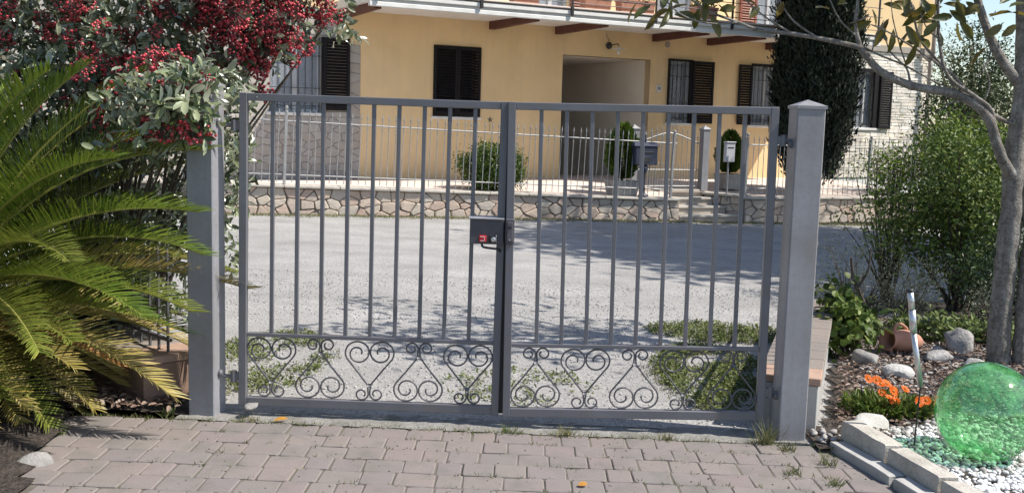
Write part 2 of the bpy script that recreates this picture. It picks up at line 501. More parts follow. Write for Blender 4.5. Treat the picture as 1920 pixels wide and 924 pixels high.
# ------------------------------------------------------------------ the driveway gate
HALF, GH = 1.4396, 1.70
def heart(x0, z0, hgt, flip):
    """one half curve of the scroll motif (right half), local coordinates"""
    k = hgt / .35
    pts = []
    c1 = (.066, .276); a0 = -32
    for i in range(34):                                   # big spiral, inside to outside
        a = 560 - (560 - a0) * i / 33
        r = .066 if a < 150 else .066 - (a - 150) / 410 * .048
        cx = c1[0] - max(0, (a - 150) / 410) * .004
        pts.append((cx + r * math.cos(rad(a)), c1[1] + r * math.sin(rad(a)) ))
    pts.append((.062, .165))
    pts.append((.008, .092))
    c2 = (.040, .0385)
    for i in range(22):
        a = 165 + (360 + 60) * i / 21
        r = .0375 - .020 * i / 21
        pts.append((c2[0] + r * math.cos(rad(a)), c2[1] + r * math.sin(rad(a))))
    out = []
    for px, pz in pts:
        out.append((px, pz * k if not flip else (.35 - pz) * k))
    return out

def gate_leaf(s, label, first_heart):
    """s = +1: hinge at the left, leaf extends to +x"""
    hx = -HALF if s > 0 else HALF
    root = empty('gate_leaf', (hx, 0, .07), label=label, cat='gate', group='leaves of the driveway gate')
    root.rotation_euler = (0, .0077 * s, 0 if s > 0 else .022)
    W = HALF - .011
    t = .042; d = .02
    def X(a, b): return (a, b) if s > 0 else (-b, -a)
    x0, x1 = X(0, t); MB().cbox(x0, x1, -d, d, 0, GH, .003).build('stile', M['paint'], root)
    x0, x1 = X(W - t, W); MB().cbox(x0, x1, -d, d, 0, GH, .003).build('stile', M['paint'], root)
    x0, x1 = X(t - .001, W - t + .001)
    MB().cbox(x0, x1, -d + .0015, d - .0015, GH - t, GH - .0015, .003).build('rail', M['paint'], root)
    MB().cbox(x0, x1, -d + .0015, d - .0015, .0015, .05, .003).build('rail', M['paint'], root)
    MB().cbox(x0, x1, -.015, .015, .388, .408, .002).build('rail', M['paint'], root)
    bw = .0105
    bar = MB().cbox(-bw, bw, -bw, bw, .406, GH - t + .004, .002).mesh('bar', M['paint'])
    for i in range(9):
        link('bar', bar, root, (s * (t + (W - 2 * t) * (i + 1) / 10), 0, 0))
    pit = (W - 2 * t) / 5
    lib = {}
    for i in range(5):
        up = (i % 2 == 0) == first_heart
        if up not in lib:
            half = heart(0, 0, .337, not up)
            b = MB()
            for sg in (1, -1):
                b.tube([(sg * px * (pit / .268), 0.004 * sg, pz) for px, pz in half], .0050, 6, squash=1.0)
            jz = .085 if up else .337 - .085
            b.cbox(-.012, .012, -.01, .01, jz - .009, jz + .009, .003)
            lib[up] = b.mesh('scroll', M['scroll_iron'], True)
        link('scroll', lib[up], root, (s * (t + pit * (i + .5)), 0, .0505))
    # hinges on the outer stile
    for hz in (.16, 1.525):
        b = MB()
        b.lathe([(.019, -.03), (.019, .03)], 12, (-s * .03, .0, hz))
        b.tube([(-s * .03, 0, hz), (-s * .085, 0, hz)], .011, 8)
        b.box(min(0, -s * .03), max(0, -s * .03), -.012, .012, hz - .022, hz + .022)
        b.build('hinge', M['paint'], root)
    return root
gl = gate_leaf(1, 'left leaf of grey iron driveway gate carrying the lock box', True)
gr = gate_leaf(-1, 'right leaf of grey iron driveway gate beside the bare post', False)
MB().cbox(-HALF - .012, -HALF + .03, .0205, .026, .01, GH - .02, .001).build('shade_cover_strip', M['rubber'], gr)  # overlap plate in black: the shade of the gap is put into its colour
# lock box on the left leaf, latch keeper on the right one (leaf coordinates)
lw = HALF - .011
lb = MB().cbox(lw - .185, lw - .004, -.062, -.0215, .945, 1.082, .004).build('lock_box', M['lock_dark'], gl)
MB().add(*[[(lw - .192, -.072, 1.083), (lw - .003, -.072, 1.083), (lw - .003, .0, 1.092), (lw - .192, .0, 1.092), (lw - .192, -.072, 1.079), (lw - .003, -.072, 1.079), (lw - .003, .0, 1.084), (lw - .192, .0, 1.084)],
           [(0, 1, 2, 3), (7, 6, 5, 4), (0, 4, 5, 1), (1, 5, 6, 2), (2, 6, 7, 3), (3, 7, 4, 0)]]).build('cover', M['pillar_paint'], lb)
MB().cbox(lw - .134, lw - .096, -.075, -.062, .958, .992, .003).build('button', M['red_plastic'], lb)
b = MB(); b.box(lw - .127, lw - .105, -.0765, -.0752, .984, .987); b.box(lw - .127, lw - .105, -.0765, -.0752, .963, .966); b.box(lw - .107, lw - .104, -.0765, -.0752, .966, .984)
b.build('button_mark', M['white_print'], lb)
MB().cbox(lw - .082, lw - .040, -.073, -.062, .955, .995, .003).build('lock_plate', M['rubber'], lb)
b = MB(); b.lathe([(.0125, 0), (.0125, .016), (.009, .018)], 16, M=Matrix.Translation((lw - .058, -.073, .974)) @ Matrix.Rotation(PI / 2, 4, 'X')); b.build('lock_cylinder', M['chrome'], lb)
MB().cbox(lw - .046, lw - .040, -.079, -.0735, .957, .997, .002).build('lock_edge', M['chrome'], lb)
MB().tube(spline([(lw - .12, -.045, .946), (lw - .11, -.048, .928), (lw - .06, -.05, .922), (lw - .03, -.04, .918), (lw - .02, -.022, .905)], 6), .006, 6).build('cable', M['rubber'], lb)
kp = MB().cbox(-lw - .003, -lw + .045, -.048, -.0215, .95, 1.085, .005).build('latch_keeper', M['lock_dark'], gr)
MB().cbox(-lw + .006, -lw + .036, -.056, -.0485, .965, 1.07, .003).build('cover', M['scroll_iron'], kp)
MB().cbox(-lw + .010, -lw + .03, -.06, -.0563, 1.035, 1.048, .002).build('slot', M['rubber'], kp)
MB().lathe([(.004, 0), (.004, .004)], 8, M=Matrix.Translation((-lw + .02, -.0562, .975)) @ Matrix.Rotation(PI / 2, 4, 'X')).build('screw', M['chrome'], kp)
MB().lathe([(.0035, 0), (.0035, .003)], 8, M=Matrix.Translation((.095, -.0186, GH - .021)) @ Matrix.Rotation(PI / 2, 4, 'X')).build('screw', M['chrome'], gl)

def gate_pillar(x, y, h, label, rz):
    z = ground_h(x, 0)
    root = empty('gate_pillar', (x, y, z - .03), rz=rz, label=label, cat='pillar', group='posts of the driveway gate')
    b = .075
    MB().cbox(-b, b, -b, b, 0, h + .03, .006).build('shaft', M['pillar_paint'], root)
    k = MB(); t = b + .006; q = h + .03
    k.add([(-t, -t, q - .012), (t, -t, q - .012), (t, t, q - .012), (-t, t, q - .012), (-t, -t, q + .004), (t, -t, q + .004), (t, t, q + .004), (-t, t, q + .004), (0, 0, q + .037)],
          [(0, 1, 5, 4), (1, 2, 6, 5), (2, 3, 7, 6), (3, 0, 4, 7), (4, 5, 8), (5, 6, 8), (6, 7, 8), (7, 4, 8), (3, 2, 1, 0)])
    k.build('cap', M['pillar_paint'], root)
    sg = 1 if x < 0 else -1
    for hz in (.26, 1.625):
        MB().lathe([(.02, 0), (.02, .014), (.013, .02)], 12, M=Matrix.Translation((sg * b, -y, hz)) @ Matrix.Rotation(sg * PI / 2, 4, 'Y')).build('hinge_plate', M['paint'], root)
    return root
gate_pillar(-1.618, .012, 1.785, 'square grey steel gate post half covered by the red-berried shrub', -.15)
gate_pillar(1.580, .008, 1.795, 'square light grey steel gate post with pyramid cap, left of the flower bed', .06)

# ------------------------------------------------------------------ low walls beside the gate, with iron railings
def low_wall(p0, p1, width, h, label, side, end_mat):
    """wall from p0 to p1, coping bricks on top"""
    a = Vector((p0[0], p0[1], 0)); d = Vector((p1[0], p1[1], 0)) - a; Ln = d.length; ang = math.atan2(d.y, d.x)
    root = empty('low_wall', (p0[0], p0[1], ground_h(*p0) - .03), ang, label, 'wall')
    MB().cbox(0, Ln, -width / 2, width / 2, 0, h - .035, .004).build('wall_body', end_mat, root)
    n = int(Ln / .25); step = Ln / n
    cm = [MB().cbox(-.005, step - .011, -width / 2 - .014, width / 2 + .014, 0, .045, .005).mesh('coping_tile', M['coping']) for _ in range(1)]
    ce = cm[0].copy(); ce.materials.clear(); ce.materials.append(M['coping_end'])
    for i in range(n):
        o = link('coping_tile', cm[0] if i else ce, root, (i * step, 0, h - .033 + random.uniform(-.001, .001)), (0, 0, random.uniform(-.004, .004)))
    return root, ang, Ln
def railing(p0, ang, Ln, z0, hgt, label, m, start=.05):
    root = empty('iron_railing', (p0[0], p0[1], z0), ang, label, 'railing', 'railings on the low walls')
    for zz in (.07, hgt - .10):
        MB().cbox(start, Ln, -.012, .012, zz, zz + .018, .002).build('rail', m, root)
    pk = MB().cbox(-.007, .007, -.007, .007, .0, hgt, .002)
    pk.lathe([(.011, hgt), (.003, hgt + .05)], 6)
    me = pk.mesh('picket', m)
    k = start + .03
    while k < Ln - .02:
        link('picket', me, root, (k, 0, 0)); k += .115
    return root
p0 = (-1.86, .16); p1 = (-3.55, 1.87)
w, ang, Ln = low_wall(p0, p1, .34, .30, 'low brown wall with flat coping running back beneath the cycad', 1, M['wall_render'])
railing(p0, ang, Ln, ground_h(*p0) + .30 - .022, .55, 'dark iron railing on the brown wall behind the cycad', M['scroll_iron'], .02)
p0 = (1.60, .11); p1 = (2.46, 2.75)
w, ang, Ln = low_wall(p0, p1, .31, .335, 'low wall with brick coping running back from the right gate post', 1, M['plaster_grey'])
railing(p0, ang, Ln, ground_h(*p0) + .335 - .022, .55, 'iron railing on the low wall directly behind the right gate post', M['scroll_iron'], .12)
# ------------------------------------------------------------------ house
M['yellow'] = mat('yellow_plaster', [(0.756, 0.554, 0.302), (0.832, 0.611, 0.347)], scale=1.2, rough=.9, bump=.12, bscale=120, stain=((.65, .48, .275), .9, .6), streak=((.64, .50, .31), (5, 5, .35), .35))
M['cream'] = mat('cream_plaster', [(0.805, 0.724, 0.621), (0.874, 0.793, 0.69)], scale=1.2, rough=.9, bump=.1, bscale=120)
M['white_trim'] = mat('white_trim', [(.68, .67, .64), (.76, .75, .72)], scale=2.5, rough=.8, bump=.1, bscale=60, stain=((.45, .43, .4), 3, .4))
M['mortar'] = mat('mortar', [(.36, .335, .30), (.43, .405, .37)], scale=5, rough=.95, bump=.5, bscale=60)
M['dark_mortar'] = mat('dark_mortar', [(0.15, 0.128, 0.105), (0.24, 0.21, 0.18)], scale=5, rough=.95, bump=.5, bscale=60)
M['house_stone'] = mat('house_stone', [(.34, .31, .28), (.44, .41, .375)], scale=5, rough=.92, bump=.5, bscale=30, objrand=[(.36, .33, .30), (.44, .41, .37), (.40, .35, .30), (.33, .31, .29)])
M['wall_stone'] = mat('wall_stone', [(0.504, 0.414, 0.336), (0.66, 0.564, 0.468)], scale=6, rough=.92, bump=.5, bscale=28, fine=((.3, .26, .21), 50, .5),
                      objrand=[(.50, .42, .33), (.46, .31, .25), (.53, .46, .38), (.43, .37, .32), (.50, .36, .29), (.55, .49, .40), (.41, .38, .35)])
M['white_stone'] = leafmat('white_stone', [(0.69, 0.641, 0.554), (0.813, 0.776, 0.702), (0.739, 0.665, 0.567), (0.862, 0.825, 0.764)], trans=0, rough=.92)
M['band'] = mat('band_course', [(.32, .28, .24), (.40, .36, .31)], scale=3, rough=.9, bump=.3, bscale=40)
M['shutter'] = mat('shutter_paint', [(.010, .009, .010), (.016, .013, .015)], scale=5, rough=.7, bump=.05, spec=.2)
M['frame_white'] = mat('window_frame', [(0.432, 0.439, 0.454), (0.49, 0.497, 0.511)], scale=4, rough=.5)
M['brown_shutter'] = mat('brown_shutter', [(.20, .055, .035), (.26, .08, .05)], scale=8, rough=.55)
M['beam_wood'] = mat('beam_wood', [(.085, .032, .024), (.13, .05, .036)], scale=9, rough=.7, bump=.2)
M['curtain'] = mat('curtain', [(0.078, 0.096, 0.144), (0.144, 0.162, 0.204)], scale=6, rough=.9)
M['iron_dark'] = mat('iron_dark', [(.03, .03, .032), (.05, .05, .052)], scale=8, rough=.5, metal=.2)
M['fence_iron'] = mat('fence_iron', [(0.26, 0.26, 0.26), (0.351, 0.351, 0.345)], scale=6, rough=.5, metal=.25)
M['terrace'] = mat('terrace_tile', [(0.632, 0.517, 0.448), (0.713, 0.609, 0.54)], scale=3, rough=.8, bump=.15, bscale=40, stain=((.42, .34, .3), 2, .4))
M['pipe'] = mat('copper_pipe', [(.36, .30, .26), (.42, .36, .32)], scale=4, rough=.5, metal=.3)
M['roof'] = mat('roof_tile', [(.34, .17, .11), (.42, .23, .16)], scale=5, rough=.85, bump=.5, bscale=14)
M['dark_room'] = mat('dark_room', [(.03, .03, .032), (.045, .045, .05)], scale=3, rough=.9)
gm, nt, N, L, B = _base('glass_pane')
B.inputs["Base Color"].default_value = (.8, .87, .95, 1); B.inputs["Roughness"].default_value = .03; B.inputs["Alpha"].default_value = .28
M['pane'] = gm

TH = .5085
house = empty('house', (0, 16.05, 0), TH, 'yellow two-storey house with dark shutters, long white balcony and stone corners', 'house')
OPEN = [(-5.25, -4.27, 1.69, 3.08), (-1.99, -.954, 1.69, 3.08), (.966, 3.217, .4, 3.04), (3.72, 4.36, 1.69, 3.08), (6.10, 7.10, 1.69, 3.08), (9.44, 10.30, 1.70, 3.10)]
UP = [(.25, 1.05, 3.8, 6.0), (3.35, 4.3, 3.8, 6.0), (6.15, 7.0, 3.8, 6.0)]
def facade(name, k0, k1, z0, z1, m, holes, y=0.0, rev=.22, parent=house):
    xs = sorted({k0, k1} | {v for h in holes for v in h[:2] if k0 < v < k1})
    zs = sorted({z0, z1} | {v for h in holes for v in h[2:] if z0 < v < z1})
    b = MB()
    for i in range(len(xs) - 1):
        for j in range(len(zs) - 1):
            cx, cz = (xs[i] + xs[i + 1]) / 2, (zs[j] + zs[j + 1]) / 2
            if any(h[0] < cx < h[1] and h[2] < cz < h[3] for h in holes): continue
            b.add([(xs[i], y, zs[j]), (xs[i + 1], y, zs[j]), (xs[i + 1], y, zs[j + 1]), (xs[i], y, zs[j + 1])], [(0, 1, 2, 3)])
    for a, c, e, g in holes:
        if a < k0 or c > k1: continue
        e2, g2 = max(e, z0), min(g, z1)
        b.add([(a, y, e2), (c, y, e2), (c, y, g2), (a, y, g2), (a, y + rev, e2), (c, y + rev, e2), (c, y + rev, g2), (a, y + rev, g2)],
              [(0, 4, 5, 1), (1, 5, 6, 2), (2, 6, 7, 3), (3, 7, 4, 0)])
    return b.build(name, m, parent, fix=False)
low = [h for h in OPEN if h[0] != .966]
facade('wall', -3.5, 8.2, .3, 3.60, M['yellow'], [OPEN[1], OPEN[3], OPEN[4]] + [(.966, 3.217, .2, 3.04)], rev=.2)
facade('wall', -3.97, -3.5, 2.98, 3.60, M['yellow'], [])
facade('wall', -9.5, 12.1, 3.60, 6.8, M['yellow'], UP)
facade('stone_wall', -9.5, -3.5, .0, 2.98, M['mortar'], [(-5.25, -4.27, 1.69, 2.98)], y=.004)
facade('stone_wall', -9.5, -3.97, 2.98, 3.60, M['mortar'], [(-5.25, -4.27, 2.98, 3.08)], y=.004)
facade('stone_wall', 8.2, 12.1, .0, 3.60, M['white_trim'], [OPEN[5]], y=.004)
b = MB(); b.box(12.08, 12.1, .01, 9, 0, 6.8); b.box(-9.5, -9.48, .01, 9, 0, 6.8); b.box(-9.5, 12.1, 9, 9.02, 0, 6.8); b.build('wall', M['yellow'], house)
# dark rooms behind the openings
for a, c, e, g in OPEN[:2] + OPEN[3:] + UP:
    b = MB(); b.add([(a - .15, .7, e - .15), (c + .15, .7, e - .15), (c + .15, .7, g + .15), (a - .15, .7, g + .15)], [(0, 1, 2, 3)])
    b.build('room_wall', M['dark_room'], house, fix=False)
# covered passage
b = MB()
b.add([(.966, 0, .2), (3.217, 0, .2), (3.217, 0, 3.04), (.966, 0, 3.04), (.966, 4.2, .2), (3.217, 4.2, .2), (3.217, 4.2, 3.04), (.966, 4.2, 3.04)],
      [(0, 4, 7, 3), (1, 2, 6, 5), (2, 3, 7, 6), (4, 5, 6, 7)])
b.build('passage', M['cream'], house, fix=False)
MB().cbox(1.7, 2.55, 4.10, 4.19, .45, 2.5, .01).build('passage_door', M['beam_wood'], house)

def slats(parent, k0, k1, z0, z1, y, m, pitch=.056):
    w = k1 - k0
    sl = MB().cbox(-w / 2, w / 2, -.004, .004, -.028, .028, .0015).mesh('slat', m)
    n = int((z1 - z0) / pitch)
    for i in range(n):
        link('slat', sl, parent, ((k0 + k1) / 2, y, z0 + (i + .5) * (z1 - z0) / n), (rad(-38), 0, 0))
def shutter(k0, k1, z0, z1, y, m=None, name='shutter', mid=True):
    m = m or M['shutter']
    b = MB(); t = .055
    b.cbox(k0, k0 + t, y - .02, y + .02, z0, z1, .004); b.cbox(k1 - t, k1, y - .02, y + .02, z0, z1, .004)
    b.cbox(k0 + t - .001, k1 - t + .001, y - .018, y + .018, z1 - .07, z1 - .002, .004); b.cbox(k0 + t - .001, k1 - t + .001, y - .018, y + .018, z0 + .002, z0 + .08, .004)
    o = b.build(name, m, house)
    slats(o, k0 + t, k1 - t, z0 + .08, z1 - .07, y, m)
    return o
def window(k0, k1, z0, z1, y=.10, grille=True, cross=True, curtain=True):
    t = .06
    o = MB().cbox(k0, k0 + t, y - .03, y + .03, z0, z1, .004).cbox(k1 - t, k1, y - .03, y + .03, z0, z1, .004).cbox(k0 + t, k1 - t, y - .028, y + .028, z1 - t, z1 - .001, .004).cbox(k0 + t, k1 - t, y - .028, y + .028, z0 + .001, z0 + t, .004)
    if cross: o.cbox((k0 + k1) / 2 - .045, (k0 + k1) / 2 + .045, y - .034, y + .026, z0 + t, z1 - t, .004)
    f = o.build('window', M['frame_white'], house)
    b = MB(); b.add([(k0 + t, y, z0 + t), (k1 - t, y, z0 + t), (k1 - t, y, z1 - t), (k0 + t, y, z1 - t)], [(0, 1, 2, 3)]); b.build('pane', M['pane'], f, fix=False)
    if curtain:
        b = MB(); n = 24; V = []; F = []
        for i in range(n + 1):
            x = k0 + (k1 - k0) * i / n
            yy = y + .16 + .02 * math.sin(i * 1.9)
            V += [(x, yy, z0), (x, yy, z1)]
        F = [(2 * i, 2 * i + 2, 2 * i + 3, 2 * i + 1) for i in range(n)]
        b.add(V, F); b.build('curtain', M['curtain'], f, smooth=True, fix=False)
    if grille:
        b = MB(); k = k0 + .05; nb = max(3, int((k1 - k0) / .125)); 
        for i in range(nb + 1):
            x = k0 + .03 + (k1 - k0 - .06) * i / nb
            b.tube([(x, .035, z0 + .02), (x, .035, z1 - .02)], .008, 6)
        for zz in (z0 + .12, z0 + .45, z1 - .35, z1 - .12):
            b.box(k0, k1, .024, .045, zz - .006, zz + .006)
        b.build('grille', M['iron_dark'], f)
    MB().cbox(k0 - .05, k1 + .05, -.05, .09, z0 - .06, z0 - .004, .006).build('sill', M['white_trim'], f)
    return f
window(*OPEN[0])
shutter(-4.24, -3.73, 1.74, 3.08, -.055)
b = MB(); b.box(-4.268, -4.24, -.06, .08, 1.72, 3.08); b.build('shutter_frame', M['shutter'], house)
shutter(-1.985, -1.474, 1.70, 3.07, -.025); shutter(-1.470, -.96, 1.70, 3.07, -.025)
MB().cbox(-2.02, -.93, -.04, .1, 1.63, 1.688, .006).build('sill', M['white_trim'], house)
window(*OPEN[3], cross=False)
shutter(4.365, 4.96, 1.69, 3.08, -.055)
b = MB(); b.box(3.70, 3.735, -.05, .06, 1.69, 3.10); b.box(3.735, 4.36, -.05, .06, 3.06, 3.10); b.box(4.30, 4.36, -.05, .0, 1.69, 3.06); b.build('shutter_frame', M['shutter'], house)
window(*OPEN[4])
shutter(5.70, 6.10, 1.69, 3.07, -.055)
b = MB(); b.box(6.10, 7.10, -.04, .02, 3.05, 3.11); b.build('shutter_frame', M['shutter'], house)
window(*OPEN[5])
shutter(10.30, 10.73, 1.69, 3.12, -.055); shutter(9.0, 9.44, 1.69, 3.12, -.055)
b = MB(); b.box(9.44, 10.3, -.04, .02, 3.09, 3.16); b.box(10.12, 10.3, -.035, .0, 1.70, 3.09); b.build('shutter_frame', M['shutter'], house)

# ---- irregular stone facing
def clip(poly, px, pz, nx, nz):
    out = []
    for i in range(len(poly)):
        a, c = poly[i], poly[(i + 1) % len(poly)]
        da = (a[0] - px) * nx + (a[1] - pz) * nz; dc = (c[0] - px) * nx + (c[1] - pz) * nz
        if da <= 0: out.append(a)
        if da * dc < 0:
            t = da / (da - dc); out.append((a[0] + (c[0] - a[0]) * t, a[1] + (c[1] - a[1]) * t))
    return out
def rubble(x0, x1, z0, z1, px, pz, jit=.42):
    sx = pz / px                                           # squeeze x so that cells come out wide
    seeds = []; row = 0; z = z0 + pz / 2
    nr = max(1, round((z1 - z0) / pz)); pz = (z1 - z0) / nr
    for r in range(nr):
        nc = max(1, round((x1 - x0) / px))
        for c in range(nc):
            seeds.append((x0 + (x1 - x0) * (c + .5 + (.25 if r % 2 else -.25) + random.uniform(-jit, jit)) / nc, z0 + pz * (r + .5 + random.uniform(-jit, jit) * .75)))
    out = []
    for i, s in enumerate(seeds):
        poly = [(x0 * sx, z0), (x1 * sx, z0), (x1 * sx, z1), (x0 * sx, z1)]
        q = (s[0] * sx, s[1])
        for j, t in enumerate(seeds):
            if i == j or abs(t[0] - s[0]) > 3.5 * px: continue
            u = (t[0] * sx, t[1]); nx, nz = u[0] - q[0], u[1] - q[1]
            poly = clip(poly, (u[0] + q[0]) / 2, (u[1] + q[1]) / 2, nx, nz)
            if len(poly) < 3: break
        if len(poly) >= 3: out.append([(x / sx, z) for x, z in poly])
    return out
def stone_piece(poly, gap, proud, m, parent, y=0.0, name='stone'):
    P = []                                                  # drop near-duplicate corners
    for p in poly:
        if not P or (p[0] - P[-1][0]) ** 2 + (p[1] - P[-1][1]) ** 2 > 4e-4: P.append(p)
    if len(P) < 3: return
    cx = sum(p[0] for p in P) / len(P); cz = sum(p[1] for p in P) / len(P)
    mr = sum(math.hypot(p[0] - cx, p[1] - cz) for p in P) / len(P)
    if mr < gap * 2.2: return
    s1 = 1 - gap / mr
    Q = []                                                  # soften corners: two points for each corner
    n = len(P)
    for i in range(n):
        a, c, e = P[i - 1], P[i], P[(i + 1) % n]
        for o in (a, e):
            Q.append((c[0] + (o[0] - c[0]) * .08, c[1] + (o[1] - c[1]) * .08))
    Q = [((x - cx) * s1 + random.uniform(-.004, .004), (z - cz) * s1 + random.uniform(-.004, .004)) for x, z in Q]
    n = len(Q); V = []; F = []
    V += [(x, .01, z) for x, z in Q] + [(x, -proud * .55, z) for x, z in Q]
    tilt = random.uniform(-.1, .1), random.uniform(-.1, .1)
    V += [(x * .88, -proud + x * tilt[0] * .3 + z * tilt[1] * .3 + random.uniform(-.003, .003), z * .88) for x, z in Q]
    V.append((0, -proud * 1.06, 0))
    for r in range(2): F += [(r * n + i, r * n + (i + 1) % n, (r + 1) * n + (i + 1) % n, (r + 1) * n + i) for i in range(n)]
    F += [(2 * n + i, 2 * n + (i + 1) % n, 3 * n) for i in range(n)]
    b = MB(); b.add(V, F)
    return link(name, b.mesh(name, m), parent, (cx, y, cz))
for r in ((-6.3, -3.5, .46, 1.62, .24, .145), (-3.74, -3.5, 1.62, 2.98, .24, .16), (-5.6, -3.97, 3.12, 3.6, .24, .15), (-4.27, -3.72, 1.62, 1.72, .25, .1)):
    for p in rubble(*r): stone_piece(p, .006, .016, M['house_stone'], house)
# split-face courses of the white corner: too fine to pick apart
b = MB(); z = .45
while z < 3.58:
    hh = min(random.uniform(.06, .10), 3.60 - z); k = 8.2
    while k < 12.08:
        w_ = random.uniform(.14, .36); e = min(k + w_, 12.09)
        if not (9.36 - .02 < (k + e) / 2 < 10.32 and 1.6 < z + hh / 2 < 3.14) and not (k < 9.40 < e and 1.62 < z < 3.1) and not (k < 10.34 < e and 1.62 < z < 3.1):
            d = random.uniform(.012, .03)
            V = [(k + .003, .003, z + .003), (e - .003, .003, z + .003), (e - .003, .003, z + hh - .003), (k + .003, .003, z + hh - .003)]
            V += [(k + .008, -d * random.uniform(.7, 1.1), z + .008), (e - .008, -d * random.uniform(.7, 1.1), z + .008), (e - .008, -d * random.uniform(.7, 1.1), z + hh - .008), (k + .008, -d * random.uniform(.7, 1.1), z + hh - .008)]
            b.add(V, [(4, 5, 6, 7), (0, 1, 5, 4), (1, 2, 6, 5), (2, 3, 7, 6), (3, 0, 4, 7)])
        k = e
    z += hh
tag(b.build('split_stone', M['white_stone'], house), kind='stuff')
MB().cbox(8.22, 12.12, -.06, -.001, 3.602, 3.77, .01).build('band_course', M['band'], house)

# ---- balcony
bal = MB().cbox(-4.02, 8.12, -1.86, -.002, 3.602, 3.75, .005).build('balcony', M['white_trim'], house)
b = MB(); b.cbox(-4.06, 8.16, -1.93, -1.862, 3.515, 3.60, .012); b.build('fascia', M['white_trim'], bal)
b = MB(); b.cbox(-4.05, 8.15, -1.90, -1.862, 3.60, 3.645, .008); b.cbox(-4.08, 8.18, -1.95, -1.862, 3.647, 3.725, .012); b.build('fascia', M['white_trim'], bal)
b = MB(); b.cbox(-4.10, 8.20, -1.97, -1.70, 3.752, 3.785, .008); b.build('edge_tile', M['terrace'], bal)
bm_ = MB(); bm_.add([(-.07, -1.80, 3.49), (.07, -1.80, 3.49), (.07, -.004, 3.445), (-.07, -.004, 3.445), (-.07, -1.80, 3.598), (.07, -1.80, 3.598), (.07, -.004, 3.598), (-.07, -.004, 3.598)],
                    [(0, 3, 2, 1), (4, 5, 6, 7), (0, 1, 5, 4), (1, 2, 6, 5), (2, 3, 7, 6), (3, 0, 4, 7)])
bme = bm_.mesh('bracket', M['beam_wood'])
for k in (-3.86, -.72, .82, 3.30, 4.82, 6.55): link('bracket', bme, bal, (k, 0, 0))
pm = MB().cbox(-.02, .02, -1.985, -1.955, 3.62, 4.72, .003).cbox(-.028, .028, -1.995, -1.952, 3.63, 3.80, .004).mesh('post', M['iron_dark'])
for k in (-3.9, -1.95, -.05, 1.88, 3.8, 5.7, 8.0): link('post', pm, bal, (k, 0, 0))
b = MB()
for zz in (3.86, 3.97, 4.15, 4.35, 4.70): b.tube([(-4.0, -1.97, zz), (8.1, -1.97, zz)], .008 if zz < 4.6 else .02, 6)
b.build('handrail', M['iron_dark'], bal)
# upper storey doors
for (a, c, e, g), cur in zip(UP, (1, 1, 1)):
    window(a, c, e, g, grille=False)
shutter(5.62, 6.12, 3.8, 6.0, -.05, M['brown_shutter']); shutter(7.02, 7.5, 3.8, 6.0, -.05, M['brown_shutter'])
shutter(1.07, 1.52, 3.8, 6.0, -.05, M['brown_shutter']); shutter(-.2, .23, 3.8, 6.0, -.05, M['brown_shutter'])
# roof
b = MB(); b.add([(-10.1, -.75, 6.62), (12.7, -.75, 6.62), (12.7, 4.5, 8.3), (-10.1, 4.5, 8.3), (-10.1, 9.75, 6.62), (12.7, 9.75, 6.62), (-10.1, -.75, 6.80), (12.7, -.75, 6.80), (12.7, 4.5, 8.5), (-10.1, 4.5, 8.5), (-10.1, 9.75, 6.8), (12.7, 9.75, 6.8)],
               [(0, 3, 2, 1), (3, 4, 5, 2), (6, 7, 8, 9), (9, 8, 11, 10), (0, 1, 7, 6), (4, 10, 11, 5), (1, 2, 8, 7), (2, 5, 11, 8), (0, 6, 9, 3), (3, 9, 10, 4)])
b.build('roof', M['roof'], house, fix=False)
# downpipe, lamp, plaque, vent
b = MB(); b.tube(spline([(11.93, -.16, .45), (11.93, -.16, 3.3), (11.93, -.16, 3.46), (11.93, -.22, 3.62), (11.93, -.22, 3.8), (11.93, -.22, 6.6)], 4), .055, 10)
b.tube([(11.62, -.10, 3.62), (11.93, -.16, 3.42)], .035, 8)
b.build('downpipe', M['pipe'], house, smooth=True)
lamp = MB().lathe([(.075, 0), (.075, .03), (.03, .05)], 16, M=Matrix.Translation((2.10, 0, 3.29)) @ Matrix.Rotation(PI / 2, 4, 'X')).build('wall_lamp', M['iron_dark'], house)
MB().tube([(2.10, -.04, 3.29), (2.12, -.32, 3.31), (2.12, -.36, 3.26)], .012, 6).build('arm', M['iron_dark'], lamp)
MB().lathe([(.02, .05), (.05, .03), (.16, .0)], 20, (2.12, -.36, 3.2), True, False).build('lamp_shade', M['white_trim'], lamp, fix=False)
MB().lathe([(.012, .0), (.035, -.04), (.04, -.08), (.02, -.11)], 12, (2.12, -.36, 3.2)).build('bulb', M['white_trim'], lamp, smooth=True)
MB().tube(spline([(2.02, -.008, 3.55), (2.05, -.008, 3.46), (2.09, -.008, 3.42), (2.10, -.008, 3.34)], 5), .008, 5).build('cable', M['pipe'], lamp)
pl = MB().cbox(3.40, 3.535, -.02, -.001, 2.36, 2.51, .005).build('plaque', M['white_trim'], house)
MB().box(3.43, 3.505, -.0235, -.0205, 2.40, 2.47).build('plaque_mark', M['fence_iron'], pl)
MB().lathe([(.065, 0), (.065, .02), (.02, .03)], 18, M=Matrix.Translation((3.65, 0, 3.40)) @ Matrix.Rotation(PI / 2, 4, 'X')).build('vent', M['pipe'], house)
